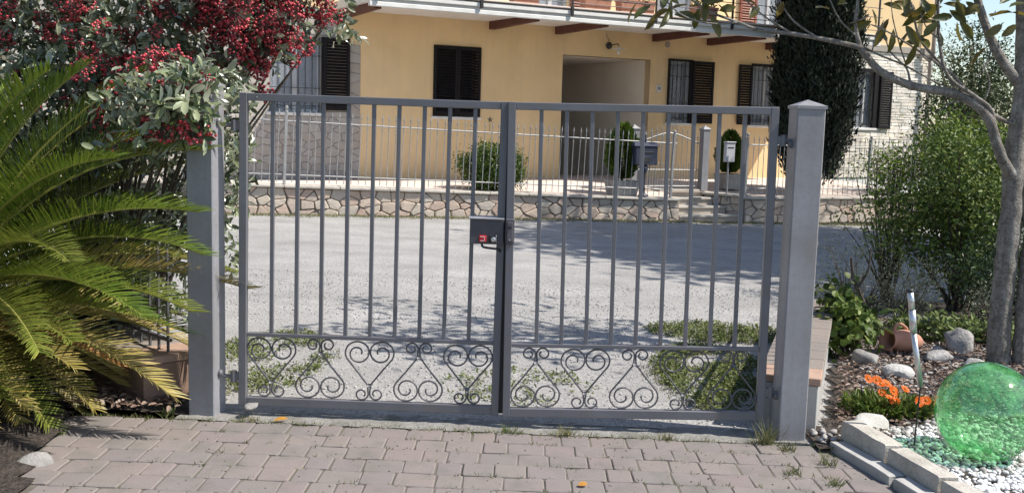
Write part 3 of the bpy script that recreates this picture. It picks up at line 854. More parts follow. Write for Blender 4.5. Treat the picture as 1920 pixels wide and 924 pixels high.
# planter boxes on the balcony (they stand there: things of their own)
def H2W(k, o, z):
    return (math.cos(TH) * k + math.sin(TH) * o, 16.05 + math.sin(TH) * k - math.cos(TH) * o, z)
def planter(k, o, w_, label):
    root = empty('planter_box', H2W(k, o, 3.786), TH, label, 'planter', 'planters on the balcony')
    b = MB(); b.add([(-w_ / 2 + .02, -.1, 0), (w_ / 2 - .02, -.1, 0), (w_ / 2 - .02, .1, 0), (-w_ / 2 + .02, .1, 0), (-w_ / 2, -.12, .24), (w_ / 2, -.12, .24), (w_ / 2, .12, .24), (-w_ / 2, .12, .24)],
                    [(0, 3, 2, 1), (0, 1, 5, 4), (1, 2, 6, 5), (2, 3, 7, 6), (3, 0, 4, 7)])
    b.build('box', M['terracotta'], root)
    MB().cbox(-w_ / 2 - .012, w_ / 2 + .012, -.135, .135, .215, .255, .006).build('rim', M['terracotta'], root)
    n = 240
    P = np.stack([RNG.uniform(-w_ / 2, w_ / 2, n), RNG.uniform(-.12, .12, n), RNG.uniform(.24, .42, n)], 1)
    o_ = link('foliage', leaf_mesh('foliage', P, rdir(n), rdir(n), .07, .035, T_RHOMB, M['box_leaf']), root); tag(o_, kind='stuff')
    return root
M['box_leaf'] = leafmat('box_leaf', [(.045, .085, .015), (.08, .13, .02), (.12, .17, .03), (.03, .06, .012)], trans=.25, rough=.4)
for k, w_, lb_ in ((-.95, .55, 'terracotta planter left of the blue balcony door, leftmost of the row'), (.62, .6, 'terracotta planter left of the cream pilaster on the balcony'), (1.55, .8, 'wide terracotta planter right of the second railing post'), (3.25, .55, 'terracotta planter behind the magnolia twigs on the balcony'), (5.85, .6, 'terracotta planter at the right end of the balcony')):
    planter(k, 1.72, w_, lb_)

# ------------------------------------------------------------------ terrace, retaining wall, steps
WA = (-4.3, 10.9); WANG = .394; TILT = .0333               # wall line: s runs along it, d goes back towards the house
def W2(s_, d, z=0.0):
    return (WA[0] + math.cos(WANG) * s_ - math.sin(WANG) * d, WA[1] + math.sin(WANG) * s_ + math.cos(WANG) * d, z)
def ztop(s_): return .545 - TILT * min(s_, 7.2)
V = []; F = []; ns, nd = 60, 8
for i in range(ns + 1):
    s_ = -4.5 + 18.5 * i / ns
    f0 = .86 if 7.9 < s_ < 9.45 else .06
    for j in range(nd + 1):
        d = f0 + (4.6 - f0) * j / nd
        e = min(1, max(0, (d - .3) / 2.2))
        V.append(W2(s_, d, (ztop(s_) - .012) * (1 - e) + .452 * e))
for i in range(ns):
    for j in range(nd):
        a = i * (nd + 1) + j; F.append((a, a + nd + 1, a + nd + 2, a + 1))
b = MB(); b.add(V, F)
tag(b.build('terrace', M['terrace'], smooth=True), kind='structure')
def retaining(s0, s1, d, rz, tilt, zt, vis0, vis1, label, px=.225):
    Ln = s1 - s0
    root = empty('stone_wall', W2(s0, d, zt), WANG + rz, label, 'wall')
    root.rotation_euler = (0, math.atan(tilt), WANG + rz)
    MB().cbox(0, Ln, 0, .16, -.75, -.05, .01).build('wall_core', M['dark_mortar'], root)
    for p in rubble(vis0, vis1, -.52, -.052, px, .145, .6): stone_piece(p, random.uniform(.005, .013), random.uniform(.02, .05), M['wall_stone'], root)
    k = 0.0
    while k < Ln - .05:
        w_ = min(random.uniform(.5, .95), Ln - k)
        MB().cbox(k + .004, k + w_ - .004, -.085 + random.uniform(-.012, .012), .24, -.048, random.uniform(-.004, .004), .012).build('coping_slab', M['limestone'], root)
        k += w_
    return root
retaining(-4.5, 7.95, 0, 0, TILT, ztop(-4.5), 4.0, 12.45, 'long low rubble stone wall with coping in front of the house')
retaining(9.40, 14.5, 0, 0, 0, .305, 0, 4.2, 'low rubble stone wall right of the garden steps', .25)
retaining(9.06, 10.0, .92, -1.17, 0, .335, .02, .9, 'short return of the stone wall beside the garden steps', .24)
for i, (d0, d1, z1, lb_) in enumerate(((.06, .40, -.045, 'lowest stone garden step below the small iron gate'), (.37, .66, .10, 'second stone garden step from the bottom'), (.63, .92, .245, 'third stone garden step from the bottom'), (.89, 1.25, .388, 'top stone garden step directly before the small iron gate'))):
    root = empty('stone_step', W2((7.98 + 9.36) / 2 - (.0, .06, .12, .15)[i], (d0 + d1) / 2), WANG, lb_, 'step', 'garden steps')
    hy = (d1 - d0) / 2; wd = (.67, .62, .55, .5)[i]
    MB().cbox(-wd, wd, -hy + .03, hy, z1 - .33, z1 - .052, .01).build('riser', M['wall_stone'], root)
    MB().cbox(-wd - .01, wd + .01, -hy, hy, z1 - .05, z1, .012).build('tread', M['limestone'], root)

# ------------------------------------------------------------------ iron garden fence, small gate
def picket_mesh(h, m):
    b = MB(); b.tube([(0, 0, 0), (0, 0, h)], .0072, 6); b.lathe([(.006, h - .02), (.014, h), (.012, h + .02), (.001, h + .08)], 6)
    b.lathe([(.014, h - .17), (.014, h - .15)], 6)
    return b.mesh('picket', m)
PK = picket_mesh(1.0, M['fence_iron'])
def fence(s0, s1, d, tilt, zt, label, posts=(), step=.122, rail=1.02, tip=1.1, rz=0.0, deco=None):
    Ln = s1 - s0
    root = empty('iron_fence', W2(s0, d, zt), 0, label, 'fence', 'garden fence on the stone wall')
    root.rotation_euler = (0, math.atan(tilt), WANG + rz)
    for zz in (rail, .155): MB().tube([(0, 0, zz), (Ln, 0, zz)], .0115, 4).build('rail', M['fence_iron'], root)
    k = .04
    while k < Ln:
        link('picket', PK, root, (k, 0, .03), (random.uniform(-.012, .012), random.uniform(-.014, .014), 0), (1, 1, tip))
        k += step
    if deco:
        b = MB(); b.tube([(deco, 0, rail), (deco, 0, 1.25)], .004, 5)
        for q in range(5):
            a = q * 2 * PI / 5 + .4
            b.tube([(deco, 0, 1.25), (deco + .055 * math.cos(a), -.01, 1.25 + .055 * math.sin(a))], [.022, .004], 6)
        b.build('ornament', M['dark_bark'], root)
    for pk in posts:
        b = MB(); b.cbox(pk - .022, pk + .022, -.022, .022, 0, tip + .06, .003); b.lathe([(.03, 0), (.03, .02), (.012, .03), (.03, .06), (.028, .09), (.002, .11)], 10, (pk, 0, tip + .06)); b.build('post', M['fence_iron'], root)
    return root
fence(-2.0, 7.86, .10, TILT, ztop(-2.0), 'tall iron picket fence on the long stone wall left of the small gate', (2.6, 9.8), deco=6.1)
fence(9.44, 13.9, .10, 0, .308, 'iron picket fence on the stone wall right of the small gate', (.02, 1.5, 3.0), rail=1.0, tip=1.06)
gg = empty('garden_gate', W2(7.56, .95, .39), WANG, 'small arched iron garden gate at the top of the steps', 'gate')
GW = 1.34
b = MB(); b.tube(spline([(0, 0, .90), (.2, 0, .98), (GW / 2, 0, 1.10), (GW - .2, 0, .98), (GW, 0, .90)], 6), .014, 6); b.build('arch_rail', M['fence_iron'], gg)
for zz in (.06, .38): MB().tube([(0, 0, zz), (GW, 0, zz)], .012, 4).build('rail', M['fence_iron'], gg)
for i in range(12):
    k = .03 + (GW - .06) / 11 * i; top = .90 + .20 * math.sin(PI * k / GW)
    link('picket', PK, gg, (k, 0, .03), (0, 0, 0), (1, 1, top + .06))
    if i < 11: link('picket', PK, gg, (k + .058, 0, .03), (0, 0, 0), (1, 1, .46))
def square_post(s_, d, z, h, label):
    root = empty('gate_post', W2(s_, d, z), WANG, label, 'post', 'posts of the small garden gate')
    MB().cbox(-.075, .075, -.075, .075, 0, h, .005).build('shaft', M['pillar_paint'], root)
    b = MB(); b.cbox(-.09, .09, -.09, .09, h, h + .03, .006); b.add([(-.075, -.075, h + .03), (.075, -.075, h + .03), (.075, .075, h + .03), (-.075, .075, h + .03), (0, 0, h + .10)], [(0, 1, 4), (1, 2, 4), (2, 3, 4), (3, 0, 4)])
    b.build('cap', M['pillar_paint'], root)
square_post(9.03, .95, .36, 1.20, 'grey square post with cap right of the small garden gate')
square_post(7.44, .95, .36, 1.18, 'grey square post with cap behind the potted thuja')

# letter boxes
M['blue_box'] = mat('blue_box', [(.030, .036, .06), (.045, .052, .08)], scale=9, rough=.45)
mbx = empty('letter_box', W2(7.19, .06, .318), WANG, 'dark blue letter box on an ornate iron stand on the stone wall', 'letter box')
MB().lathe([(.10, 0), (.10, .02), (.05, .05), (.03, .10), (.045, .14), (.028, .18), (.028, .40), (.05, .45), (.08, .52), (.06, .58)], 12).build('stand', M['blue_box'], mbx, smooth=True)
MB().cbox(-.23, .23, -.09, .09, .585, .93, .015).build('box', M['blue_box'], mbx)
MB().add([(-.27, -.11, .93), (.27, -.11, .93), (.27, .11, .93), (-.27, .11, .93), (-.22, 0, 1.0), (.22, 0, 1.0)], [(0, 1, 5, 4), (2, 3, 4, 5), (1, 2, 5), (3, 0, 4), (3, 2, 1, 0)]).build('lid', M['blue_box'], mbx)
MB().lathe([(.02, 0), (.035, .05), (.012, .09), (.03, .12), (.002, .17)], 10, (0, 0, 1.0)).build('finial', M['blue_box'], mbx, smooth=True)
MB().cbox(-.14, .14, -.098, -.0905, .80, .83, .002).build('slot', M['iron_dark'], mbx)
MB().cbox(-.07, .07, -.097, -.0905, .64, .73, .002).build('plate', M['iron_dark'], mbx)
wbx = empty('letter_box', W2(9.22, .35, .30), WANG, 'white letter box on a slim stand right of the small gate', 'letter box')
MB().cbox(-.10, .10, -.05, .05, .66, 1.03, .008).build('box', M['frame_white'], wbx)
MB().cbox(-.11, .11, -.065, .055, 1.032, 1.055, .006).build('lid', M['frame_white'], wbx)
MB().cbox(-.07, .07, -.056, -.0505, .93, .95, .002).build('slot', M['iron_dark'], wbx)
MB().tube([(0, .02, -.1), (0, .02, .66)], .018, 8).build('stand', M['fence_iron'], wbx)
# ------------------------------------------------------------------ foliage materials
M['coto_leaf'] = leafmat('cotoneaster_leaf', [(.03, .048, .02), (.09, .125, .05), (.24, .28, .15), (.025, .04, .016), (.45, .49, .33), (.05, .08, .035)], under=(.50, .53, .40), trans=.22, rough=.3, spec=.8, coat=.9)
M['berry'] = leafmat('berry', [(0.46, 0.029, 0.0484), (0.581, 0.0605, 0.0786), (0.315, 0.0194, 0.0303), (0.665, 0.157, 0.169)], trans=0, rough=.3, spec=.5)
M['cycad_green'] = leafmat('cycad_green', coat=.35, cols= [(0.0675, 0.115, 0.0135), (0.115, 0.176, 0.0216), (0.176, 0.23, 0.0338), (0.0473, 0.081, 0.0135)], trans=.25, rough=.33, spec=.5)
M['cycad_olive'] = leafmat('cycad_olive', [(0.117, 0.156, 0.0234), (0.195, 0.215, 0.0364), (0.091, 0.13, 0.0195), (0.26, 0.26, 0.052)], trans=.25, rough=.38, spec=.5)
M['cycad_yellow'] = leafmat('cycad_yellow', [(0.396, 0.297, 0.066), (0.308, 0.253, 0.066), (0.506, 0.396, 0.154), (0.198, 0.187, 0.044), (0.55, 0.462, 0.242)], trans=.25, rough=.42, spec=.45)
M['cycad_dry'] = leafmat('cycad_dry', [(.30, .15, .05), (.24, .11, .035), (.36, .22, .09)], trans=.2, rough=.55)
M['rachis'] = mat('rachis', [(.22, .22, .05), (.30, .28, .08)], scale=9, rough=.45)
M['magnolia_leaf'] = leafmat('magnolia_leaf', [(.055, .085, .018), (.09, .11, .022), (.14, .13, .03)], under=(.13, .085, .025), trans=.32, rough=.32, spec=.5, tcol=(.3, .24, .03))
M['cypress_leaf'] = leafmat('cypress_leaf', [(.010, .017, .009), (.018, .028, .013), (.013, .021, .011), (.03, .04, .02)], trans=.05, rough=.7)
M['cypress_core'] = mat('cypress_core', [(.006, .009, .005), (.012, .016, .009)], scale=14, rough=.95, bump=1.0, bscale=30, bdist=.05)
M['thuja_leaf'] = leafmat('thuja_leaf', [(.075, .12, .015), (.12, .17, .02), (.05, .09, .015)], trans=.2, rough=.5)
M['green_leaf'] = leafmat('green_leaf', [(0.054, 0.096, 0.0192), (0.102, 0.156, 0.0288), (0.168, 0.222, 0.0432), (0.042, 0.072, 0.0168), (0.24, 0.276, 0.072)], trans=.28, rough=.5, spec=.3)
M['bright_leaf'] = leafmat('bright_leaf', [(0.127, 0.196, 0.023), (0.196, 0.265, 0.0345), (0.0805, 0.127, 0.0207), (0.046, 0.0805, 0.0172)], trans=.35, rough=.5, spec=.3)
M['dark_leaf'] = leafmat('dark_leaf', [(.022, .042, .014), (.045, .075, .024), (.065, .10, .034), (.03, .052, .018)], trans=.15, rough=.4)
M['grey_leaf'] = leafmat('grey_leaf', [(.10, .115, .075), (.15, .165, .11), (.075, .085, .055)], trans=.15, rough=.6)
M['far_leaf'] = leafmat('far_leaf', [(.17, .19, .10), (.24, .25, .14), (.12, .14, .07)], trans=.25, rough=.6)
M['weed_leaf'] = leafmat('weed_leaf', [(.10, .14, .035), (.15, .19, .05), (.21, .225, .085), (.08, .11, .03)], trans=.3, rough=.55, spec=.3)
M['dirt_bits'] = leafmat('dirt_bits', [(.04, .03, .022), (.09, .07, .05), (.06, .05, .035)], trans=0, rough=.95)
M['weed_grass'] = leafmat('weed_grass', [(.10, .13, .035), (.15, .17, .055), (.22, .20, .10), (.08, .10, .03)], trans=.3)
M['pale_leaf'] = leafmat('pale_leaf', [(.16, .22, .06), (.22, .27, .10), (.11, .16, .04)], trans=.3, rough=.45)

def blob(n, c, r, clump, n_cl, shell=.35, up=.4):
    """leaf positions and normals in lumps spread through an ellipsoid"""
    d = rdir(n_cl)
    k = RNG.uniform(0, 1, n_cl) ** shell
    lump = 1 + .16 * np.sin(d[:, 0] * 5.1 + c[0]) * np.cos(d[:, 2] * 4.3 + c[1]) + RNG.uniform(-.1, .1, n_cl)
    C = np.array(c) + d * np.array(r) * (k * lump)[:, None]
    i = RNG.integers(0, n_cl, n)
    o = RNG.normal(size=(n, 3)) * clump
    P = C[i] + o
    N_ = nrm(nrm(o) + d[i] * .8 + np.array([0, 0, up]) + RNG.normal(size=(n, 3)) * .45)
    return P, N_, C

def plant(name, label, cat, base, c, r, n, L_, W_, m, n_cl=60, clump=.09, stems=5, stem_r=.014, tpl=T_RHOMB, group=None, shell=.35, stem_m=None, up=.4, droop=0.0):
    root = empty(name, base, 0, label, cat, group)
    P, N_, C = blob(n, c, r, clump, n_cl, shell, up)
    D = rdir(n) + np.array([0, 0, -droop])
    me = leaf_mesh('foliage', P, D, N_, L_ * RNG.uniform(.6, 1.25, n), W_ * RNG.uniform(.7, 1.2, n), tpl, m)
    tag(link('foliage', me, root), kind='stuff')
    if stems:
        b = MB()
        for q in C[:stems * 3]:
            a = Vector((RNG.normal(0, .03), RNG.normal(0, .03), -.03)); e = Vector(q)
            mid = a.lerp(e, .5) + Vector((RNG.normal(0, .04), RNG.normal(0, .04), .06))
            b.tube(spline([a, mid, e], 3), [stem_r, stem_r * .9, stem_r * .8, stem_r * .65, stem_r * .5, stem_r * .4, stem_r * .3], 5)
        b.build('stem', stem_m or M['dark_bark'], root)
    return root

# ------------------------------------------------------------------ cycad
cy = empty('cycad', (-3.02, -.08, ground_h(-2.98, 0)), 0, 'large sago cycad with arching green and yellowed fronds in front of the left post', 'cycad')
b = MB(); b.lathe([(.20, -.05), (.23, .1), (.22, .3), (.20, .60), (.13, .72), (.02, .78)], 16)
for i in range(70):
    a = i * 2.4; z = .03 + .0095 * i; r_ = .215
    p = Vector((r_ * math.cos(a), r_ * math.sin(a), z)); q = p + Vector((math.cos(a) * .06, math.sin(a) * .06, .035))
    b.tube([p, q], [.028, .012], 5)
b.build('trunk', M['dark_bark'], cy)
def frond(az, el, Ln, droop, m, base_z=.5, twist=0.0):
    n = 26; p = np.array([math.cos(az) * .1, math.sin(az) * .1, base_z]); pts = [p.copy()]; tan = []
    h = np.array([math.cos(az), math.sin(az), 0.]); sidev = np.array([-math.sin(az), math.cos(az), 0.])
    for i in range(n):
        s = i / n
        e = el - droop * s ** 1.25
        t = h * math.cos(e) + np.array([0, 0, 1.]) * math.sin(e) + sidev * twist * s
        t /= np.linalg.norm(t); tan.append(t); p = p + t * Ln / n; pts.append(p.copy())
    tan.append(tan[-1]); pts = np.array(pts); tan = np.array(tan)
    k = int(Ln / .0145)
    s = np.linspace(.13, .995, k)
    idx = s * n; i0 = np.minimum(idx.astype(int), n - 1); fr = (idx - i0)[:, None]
    Q = pts[i0] * (1 - fr) + pts[i0 + 1] * fr; T = nrm(tan[i0] * (1 - fr) + tan[i0 + 1] * fr)
    S = nrm(np.cross(T, np.array([0, 0, 1.]))); U = np.cross(S, T)
    al = (78 - 48 * s ** 1.6) * PI / 180
    length = .225 * np.minimum(1, .35 + 2.6 * (s - .1)) * (1 - .55 * np.maximum(0, s - .55) / .45) * (Ln / 1.4) ** .5
    PP = []; DD = []; NN = []; LL = []
    for sg in (-1, 1):
        D = T * np.cos(al)[:, None] + (S * sg * .80 + U * .60) * np.sin(al)[:, None] + RNG.normal(size=(k, 3)) * .06
        PP.append(Q); DD.append(D); NN.append(U - S * sg * .45); LL.append(length * RNG.uniform(.9, 1.08, k))
    PP = np.concatenate(PP); DD = np.concatenate(DD); NN = np.concatenate(NN); LL = np.concatenate(LL)
    me = leaf_mesh('frond', PP, DD, NN, LL, .0078, T_BLADE2, m)
    o = link('frond', me, cy)
    b = MB(); b.tube([tuple(q) for q in pts], [.011 - .0085 * i / n for i in range(n + 1)], 5); b.build('rachis', M['rachis'], o, fix=False)
    return o
T_BLADE2 = (np.array([(0, -.45, 0), (0, .45, 0), (.35, .5, .0), (.35, -.5, .0), (.75, .38, -.05), (.75, -.38, -.05), (1, 0, -.12)]), [(0, 1, 2, 3), (3, 2, 4, 5), (5, 4, 6)])
RINGS = [(9, 80, 1.25, 40, ('cycad_green',), .78), (14, 66, 1.45, 44, ('cycad_green', 'cycad_green', 'cycad_olive'), .76), (17, 50, 1.52, 46, ('cycad_green', 'cycad_green', 'cycad_olive'), .73), (19, 35, 1.52, 44, ('cycad_green', 'cycad_olive', 'cycad_green'), .69),
         (20, 20, 1.5, 38, ('cycad_olive', 'cycad_green', 'cycad_olive', 'cycad_yellow'), .64), (20, 5, 1.45, 30, ('cycad_olive', 'cycad_yellow', 'cycad_green', 'cycad_yellow'), .58), (21, -6, 1.5, 26, ('cycad_yellow', 'cycad_olive', 'cycad_yellow', 'cycad_dry', 'cycad_yellow'), .52), (20, -17, 1.42, 16, ('cycad_yellow', 'cycad_olive', 'cycad_yellow'), .46), (16, -28, 1.2, 8, ('cycad_yellow', 'cycad_yellow', 'cycad_olive'), .42)]
for ri, (cnt, el, Ln, dr, ms, bz) in enumerate(RINGS):
    for i in range(cnt):
        az = 2 * PI * (i + .37 * ri + random.uniform(-.25, .25)) / cnt
        if el < 10 and math.cos(az) > .25: Ln_ = Ln * (.92 if el > 0 else .66)       # the fronds over the low wall are cut shorter
        else: Ln_ = Ln
        frond(az, rad(el + random.uniform(-7, 7)), Ln_ * random.uniform(.9, 1.06), rad(dr + random.uniform(-10, 10)), M[ms[i % len(ms)]], bz, random.uniform(-.25, .25))

# ------------------------------------------------------------------ red-berried cotoneaster
ct = empty('berry_shrub', (-2.55, 1.15, 0), 0, 'tall cotoneaster shrub full of red berry clusters, overhanging the left gate post', 'shrub')
CB = np.array([-2.55, 1.15, 0.])
def coto_points(n, ells):
    out = []; nr_ = []
    tot = sum(e[2] for e in ells)
    for c, r, w_ in ells:
        k = max(1, int(n * w_ / tot)); d = rdir(k)
        rr = RNG.uniform(0, 1, k) ** .28
        lump = 1 + .22 * np.sin(d[:, 0] * 8 + 1) * np.cos(d[:, 2] * 7 + d[:, 1] * 5)
        out.append(np.array(c) + d * np.array(r) * (rr * lump)[:, None]); nr_.append(d)
    return np.concatenate(out), np.concatenate(nr_)
ELL = [((-2.42, .95, 2.42), (1.30, .55, .78), 1.0), ((-3.1, 1.1, 1.75), (1.1, .5, .9), .6), ((-1.80, .35, 1.72), (.30, .2, .24), .10), ((-1.66, -.14, 1.72), (.20, .10, .20), .045), ((-1.95, -.05, 1.62), (.28, .12, .25), .035), ((-1.55, .5, 1.32), (.07, .1, .17), .012), ((-1.70, .62, 1.1), (.1, .1, .45), .03), ((-2.3, .75, 1.0), (.5, .3, .8), .16)]
SP, SN = coto_points(1750, ELL)
P = []; D = []; Nn = []
for p, nn in zip(SP, SN):
    ax = nrm((nn + np.array([.15, -.25, -.1]) + RNG.normal(size=3) * .6)[None])[0]
    k = RNG.integers(7, 12)
    for j in range(k):
        s = j / k
        P.append(p + ax * (s - .5) * .2); dv = RNG.normal(size=3); dv -= ax * (dv @ ax); dv /= np.linalg.norm(dv) + 1e-6
        D.append(ax * (.35 + .5 * s) + dv * .85); Nn.append(ax * .7 + np.array([.2, -.2, .65]) + RNG.normal(size=3) * .45)
P = np.array(P); D = np.array(D); Nn = np.array(Nn); n = len(P)
LL = RNG.uniform(.05, .092, n); WW = LL * RNG.uniform(.34, .46, n)
vis = np.argsort(P[:, 1] + np.where((P[:, 0] > -3.1) & (P[:, 2] < 2.45) & (P[:, 2] > 1.2), 0, 9))[:220]
keep = np.ones(n, bool); keep[vis] = False
tag(link('foliage', leaf_mesh('foliage', P[keep] - CB, D[keep], Nn[keep], LL[keep], WW[keep], T_OVAL, M['coto_leaf']), ct), kind='stuff')
def single_leaf_mat(name, cols, under, trans, tcol=None):
    m, nt, N, L, B = _base(name)
    oi = N.new("ShaderNodeObjectInfo"); g = N.new("ShaderNodeNewGeometry")
    c = ramp(N, L, oi.outputs["Random"], cols).outputs[0]
    if under: c = mixc(N, L, g.outputs["Backfacing"], c, under)
    L.new(c, B.inputs["Base Color"]); B.inputs["Roughness"].default_value = .36
    t = N.new("ShaderNodeBsdfTranslucent"); L.new(mixc(N, L, .6, c, tcol) if tcol else c, t.inputs[0])
    mx = N.new("ShaderNodeMixShader"); mx.inputs[0].default_value = trans
    L.new(B.outputs[0], mx.inputs[1]); L.new(t.outputs[0], mx.inputs[2]); L.new(mx.outputs[0], N["Material Output"].inputs[0])
    return m
M['coto_leaf_one'] = single_leaf_mat('cotoneaster_leaf_single', [(.05, .08, .03), (.13, .17, .07), (.26, .30, .16), (.40, .44, .28)], (.50, .53, .40), .32)
M['magnolia_leaf_one'] = single_leaf_mat('magnolia_leaf_single', [(.045, .065, .015), (.07, .08, .018), (.11, .095, .025)], (.10, .065, .02), .30, (.3, .24, .03))
def single_leaves(P, D, Nn, LL, WW, m, parent, off):
    me = leaf_mesh('leaf', np.zeros((1, 3)), np.array([[1., 0, 0]]), np.array([[0, 0, 1.]]), 1.0, 1.0, T_OVAL, m, True)
    D = nrm(D); Nn = nrm(Nn - D * (Nn * D).sum(1, keepdims=True)); S = np.cross(Nn, D)
    for i in range(len(P)):
        mt = Matrix(((D[i, 0] * LL[i], S[i, 0] * WW[i], Nn[i, 0] * LL[i], P[i, 0] - off[0]), (D[i, 1] * LL[i], S[i, 1] * WW[i], Nn[i, 1] * LL[i], P[i, 1] - off[1]),
                     (D[i, 2] * LL[i], S[i, 2] * WW[i], Nn[i, 2] * LL[i], P[i, 2] - off[2]), (0, 0, 0, 1)))
        o = link('leaf', me, parent)
        o.matrix_local = mt
single_leaves(P[vis], D[vis], Nn[vis], LL[vis], WW[vis], M['coto_leaf_one'], ct, CB)
# stems
b = MB()
for q in SP[::30]:
    a = Vector((RNG.normal(0, .08), RNG.normal(0, .08), -.03)); e = Vector(q - CB)
    mid = a.lerp(e, .45) + Vector((RNG.normal(0, .08), RNG.normal(0, .08), .15))
    b.tube(spline([a, mid, e], 4), [.018 - .0018 * i for i in range(9)], 5)
b.build('stem', M['dark_bark'], ct)
# berry clusters: each its own part
def berry_mesh():
    n = 40; d = rdir(n); Pb = d * RNG.uniform(.3, 1, (n, 1)) ** .5 * np.array([.058, .058, .040])
    V = (ICO_V[None] * RNG.uniform(.0048, .0078, (n, 1, 1)) + Pb[:, None]).reshape(-1, 3)
    F = (ICO_F[None] + (np.arange(n) * 12)[:, None, None]).reshape(-1, 3)
    b = MB(); b.add(V.tolist(), F.tolist()); nb = len(b.f)
    hub = Vector((0, 0, -.045))
    for q in Pb: b.tube([hub, Vector(q)], .0012, 3, False)
    me = b.mesh('berry_cluster', M['berry']); me.materials.append(M['dark_bark'])
    me.polygons.foreach_set("material_index", [0] * nb + [1] * (len(b.f) - nb))
    me.polygons.foreach_set("use_smooth", [True] * len(me.polygons)); return me
BL = [berry_mesh() for _ in range(5)]
BP, BN = coto_points(520, ELL[:1] + [((-1.55, .75, 2.45), (.42, .35, .5), .55), ((-1.72, -.15, 1.68), (.2, .08, .2), .03), ((-2.1, .3, 1.75), (.4, .15, .3), .15)])
cnt = 0
for p, nn in zip(BP, BN):
    if p[1] > 1.0 or p[2] > 2.75: continue
    if cnt > 295: break
    cnt += 1
    q = p + nn * .05 - CB
    link('berry_cluster', BL[cnt % 5], ct, tuple(q), tuple(RNG.uniform(0, 6, 3)), (random.uniform(1.0, 1.6),) * 3)

# ------------------------------------------------------------------ magnolia beside the bed
MG = np.array([3.58, 1.95, 0.])
mg = empty('magnolia_tree', tuple(MG), 0, 'twin-stemmed magnolia tree with grey bark and a long branch reaching left', 'tree')
def wpts(lst): return [Vector((x - MG[0], y - MG[1], z)) for x, y, z in lst]
def limb(name, lst, r0, r1, n=8, parent=mg, seg=6, jit=.0):
    pts = spline(wpts(lst), seg)
    b = MB(); k = len(pts)
    pts = [p + Vector((random.uniform(-jit, jit), random.uniform(-jit, jit), 0)) for p in pts]
    b.tube(pts, [(r0 + (r1 - r0) * (i / (k - 1)) ** .8) * random.uniform(.95, 1.06) for i in range(k)], n)
    return b.build(name, M['bark'], parent, smooth=True)
limb('trunk', [(3.62, 1.95, -.05), (3.595, 1.95, .25), (3.60, 1.95, .65), (3.61, 1.95, 1.1), (3.60, 1.95, 1.5), (3.62, 1.95, 1.95), (3.61, 1.97, 2.3), (3.58, 2.0, 2.9), (3.5, 2.1, 3.6)], .088, .055, 14, jit=.004)
limb('trunk', [(3.745, 1.90, -.05), (3.73, 1.90, .3), (3.735, 1.91, .65), (3.745, 1.92, .95), (3.68, 1.94, 1.25), (3.62, 1.95, 1.5)], .055, .04, 10, jit=.003)
MAIN = [(3.58, 1.92, 1.36), (3.47, 1.88, 1.50), (3.34, 1.86, 1.78), (3.12, 1.84, 1.92), (2.78, 1.84, 1.98), (2.56, 1.86, 2.08), (2.42, 1.86, 2.23)]
limb('branch', MAIN, .044, .024, 10, jit=.003)
limb('branch', [(2.43, 1.86, 2.23), (2.22, 1.84, 2.27), (1.93, 1.82, 2.31), (1.70, 1.82, 2.33), (1.55, 1.83, 2.38), (1.38, 1.85, 2.44), (1.2, 1.9, 2.55)], .02, .006, 8)
limb('branch', [(2.42, 1.86, 2.23), (2.38, 1.87, 2.38), (2.39, 1.9, 2.6), (2.35, 1.95, 2.95)], .018, .008, 7)
limb('branch', [(1.93, 1.82, 2.31), (1.72, 1.78, 2.42), (1.55, 1.76, 2.55)], .009, .004, 6)
limb('branch', [(2.10, 1.83, 2.29), (1.92, 1.85, 2.42), (1.8, 1.9, 2.62)], .009, .004, 6)
limb('branch', [(1.55, 1.83, 2.38), (1.40, 1.78, 2.36), (1.22, 1.74, 2.38), (1.08, 1.72, 2.45), (1.0, 1.72, 2.55)], .008, .004, 6)
limb('branch', [(2.78, 1.84, 1.98), (2.75, 1.86, 2.1), (2.64, 1.9, 2.22), (2.58, 1.92, 2.4)], .009, .004, 6)
limb('branch', [(3.12, 1.84, 1.92), (2.98, 1.80, 2.10), (2.82, 1.78, 2.2), (2.6, 1.76, 2.32), (2.45, 1.75, 2.38)], .010, .004, 6)
limb('branch', [(3.40, 1.87, 1.65), (3.36, 1.85, 1.82), (3.22, 1.82, 1.92), (3.02, 1.80, 2.05), (2.94, 1.8, 2.3), (2.92, 1.82, 2.6)], .022, .008, 7)
limb('branch', [(3.61, 1.96, 2.0), (3.48, 1.92, 2.12), (3.35, 1.9, 2.3), (3.22, 1.9, 2.6), (3.1, 1.9, 3.0)], .045, .022, 9)
limb('branch', [(3.60, 1.95, 1.72), (3.42, 1.9, 1.78), (3.27, 1.88, 1.86), (3.1, 1.86, 2.04), (3.0, 1.85, 2.12), (2.82, 1.83, 2.3), (2.74, 1.83, 2.55)], .020, .007, 7)
limb('branch', [(3.36, 1.9, 2.28), (3.3, 1.87, 2.12), (3.24, 1.84, 2.05)], .008, .004, 6)
limb('branch', [(3.62, 1.96, 2.1), (3.72, 1.95, 2.3), (3.8, 1.95, 2.7)], .03, .015, 8)
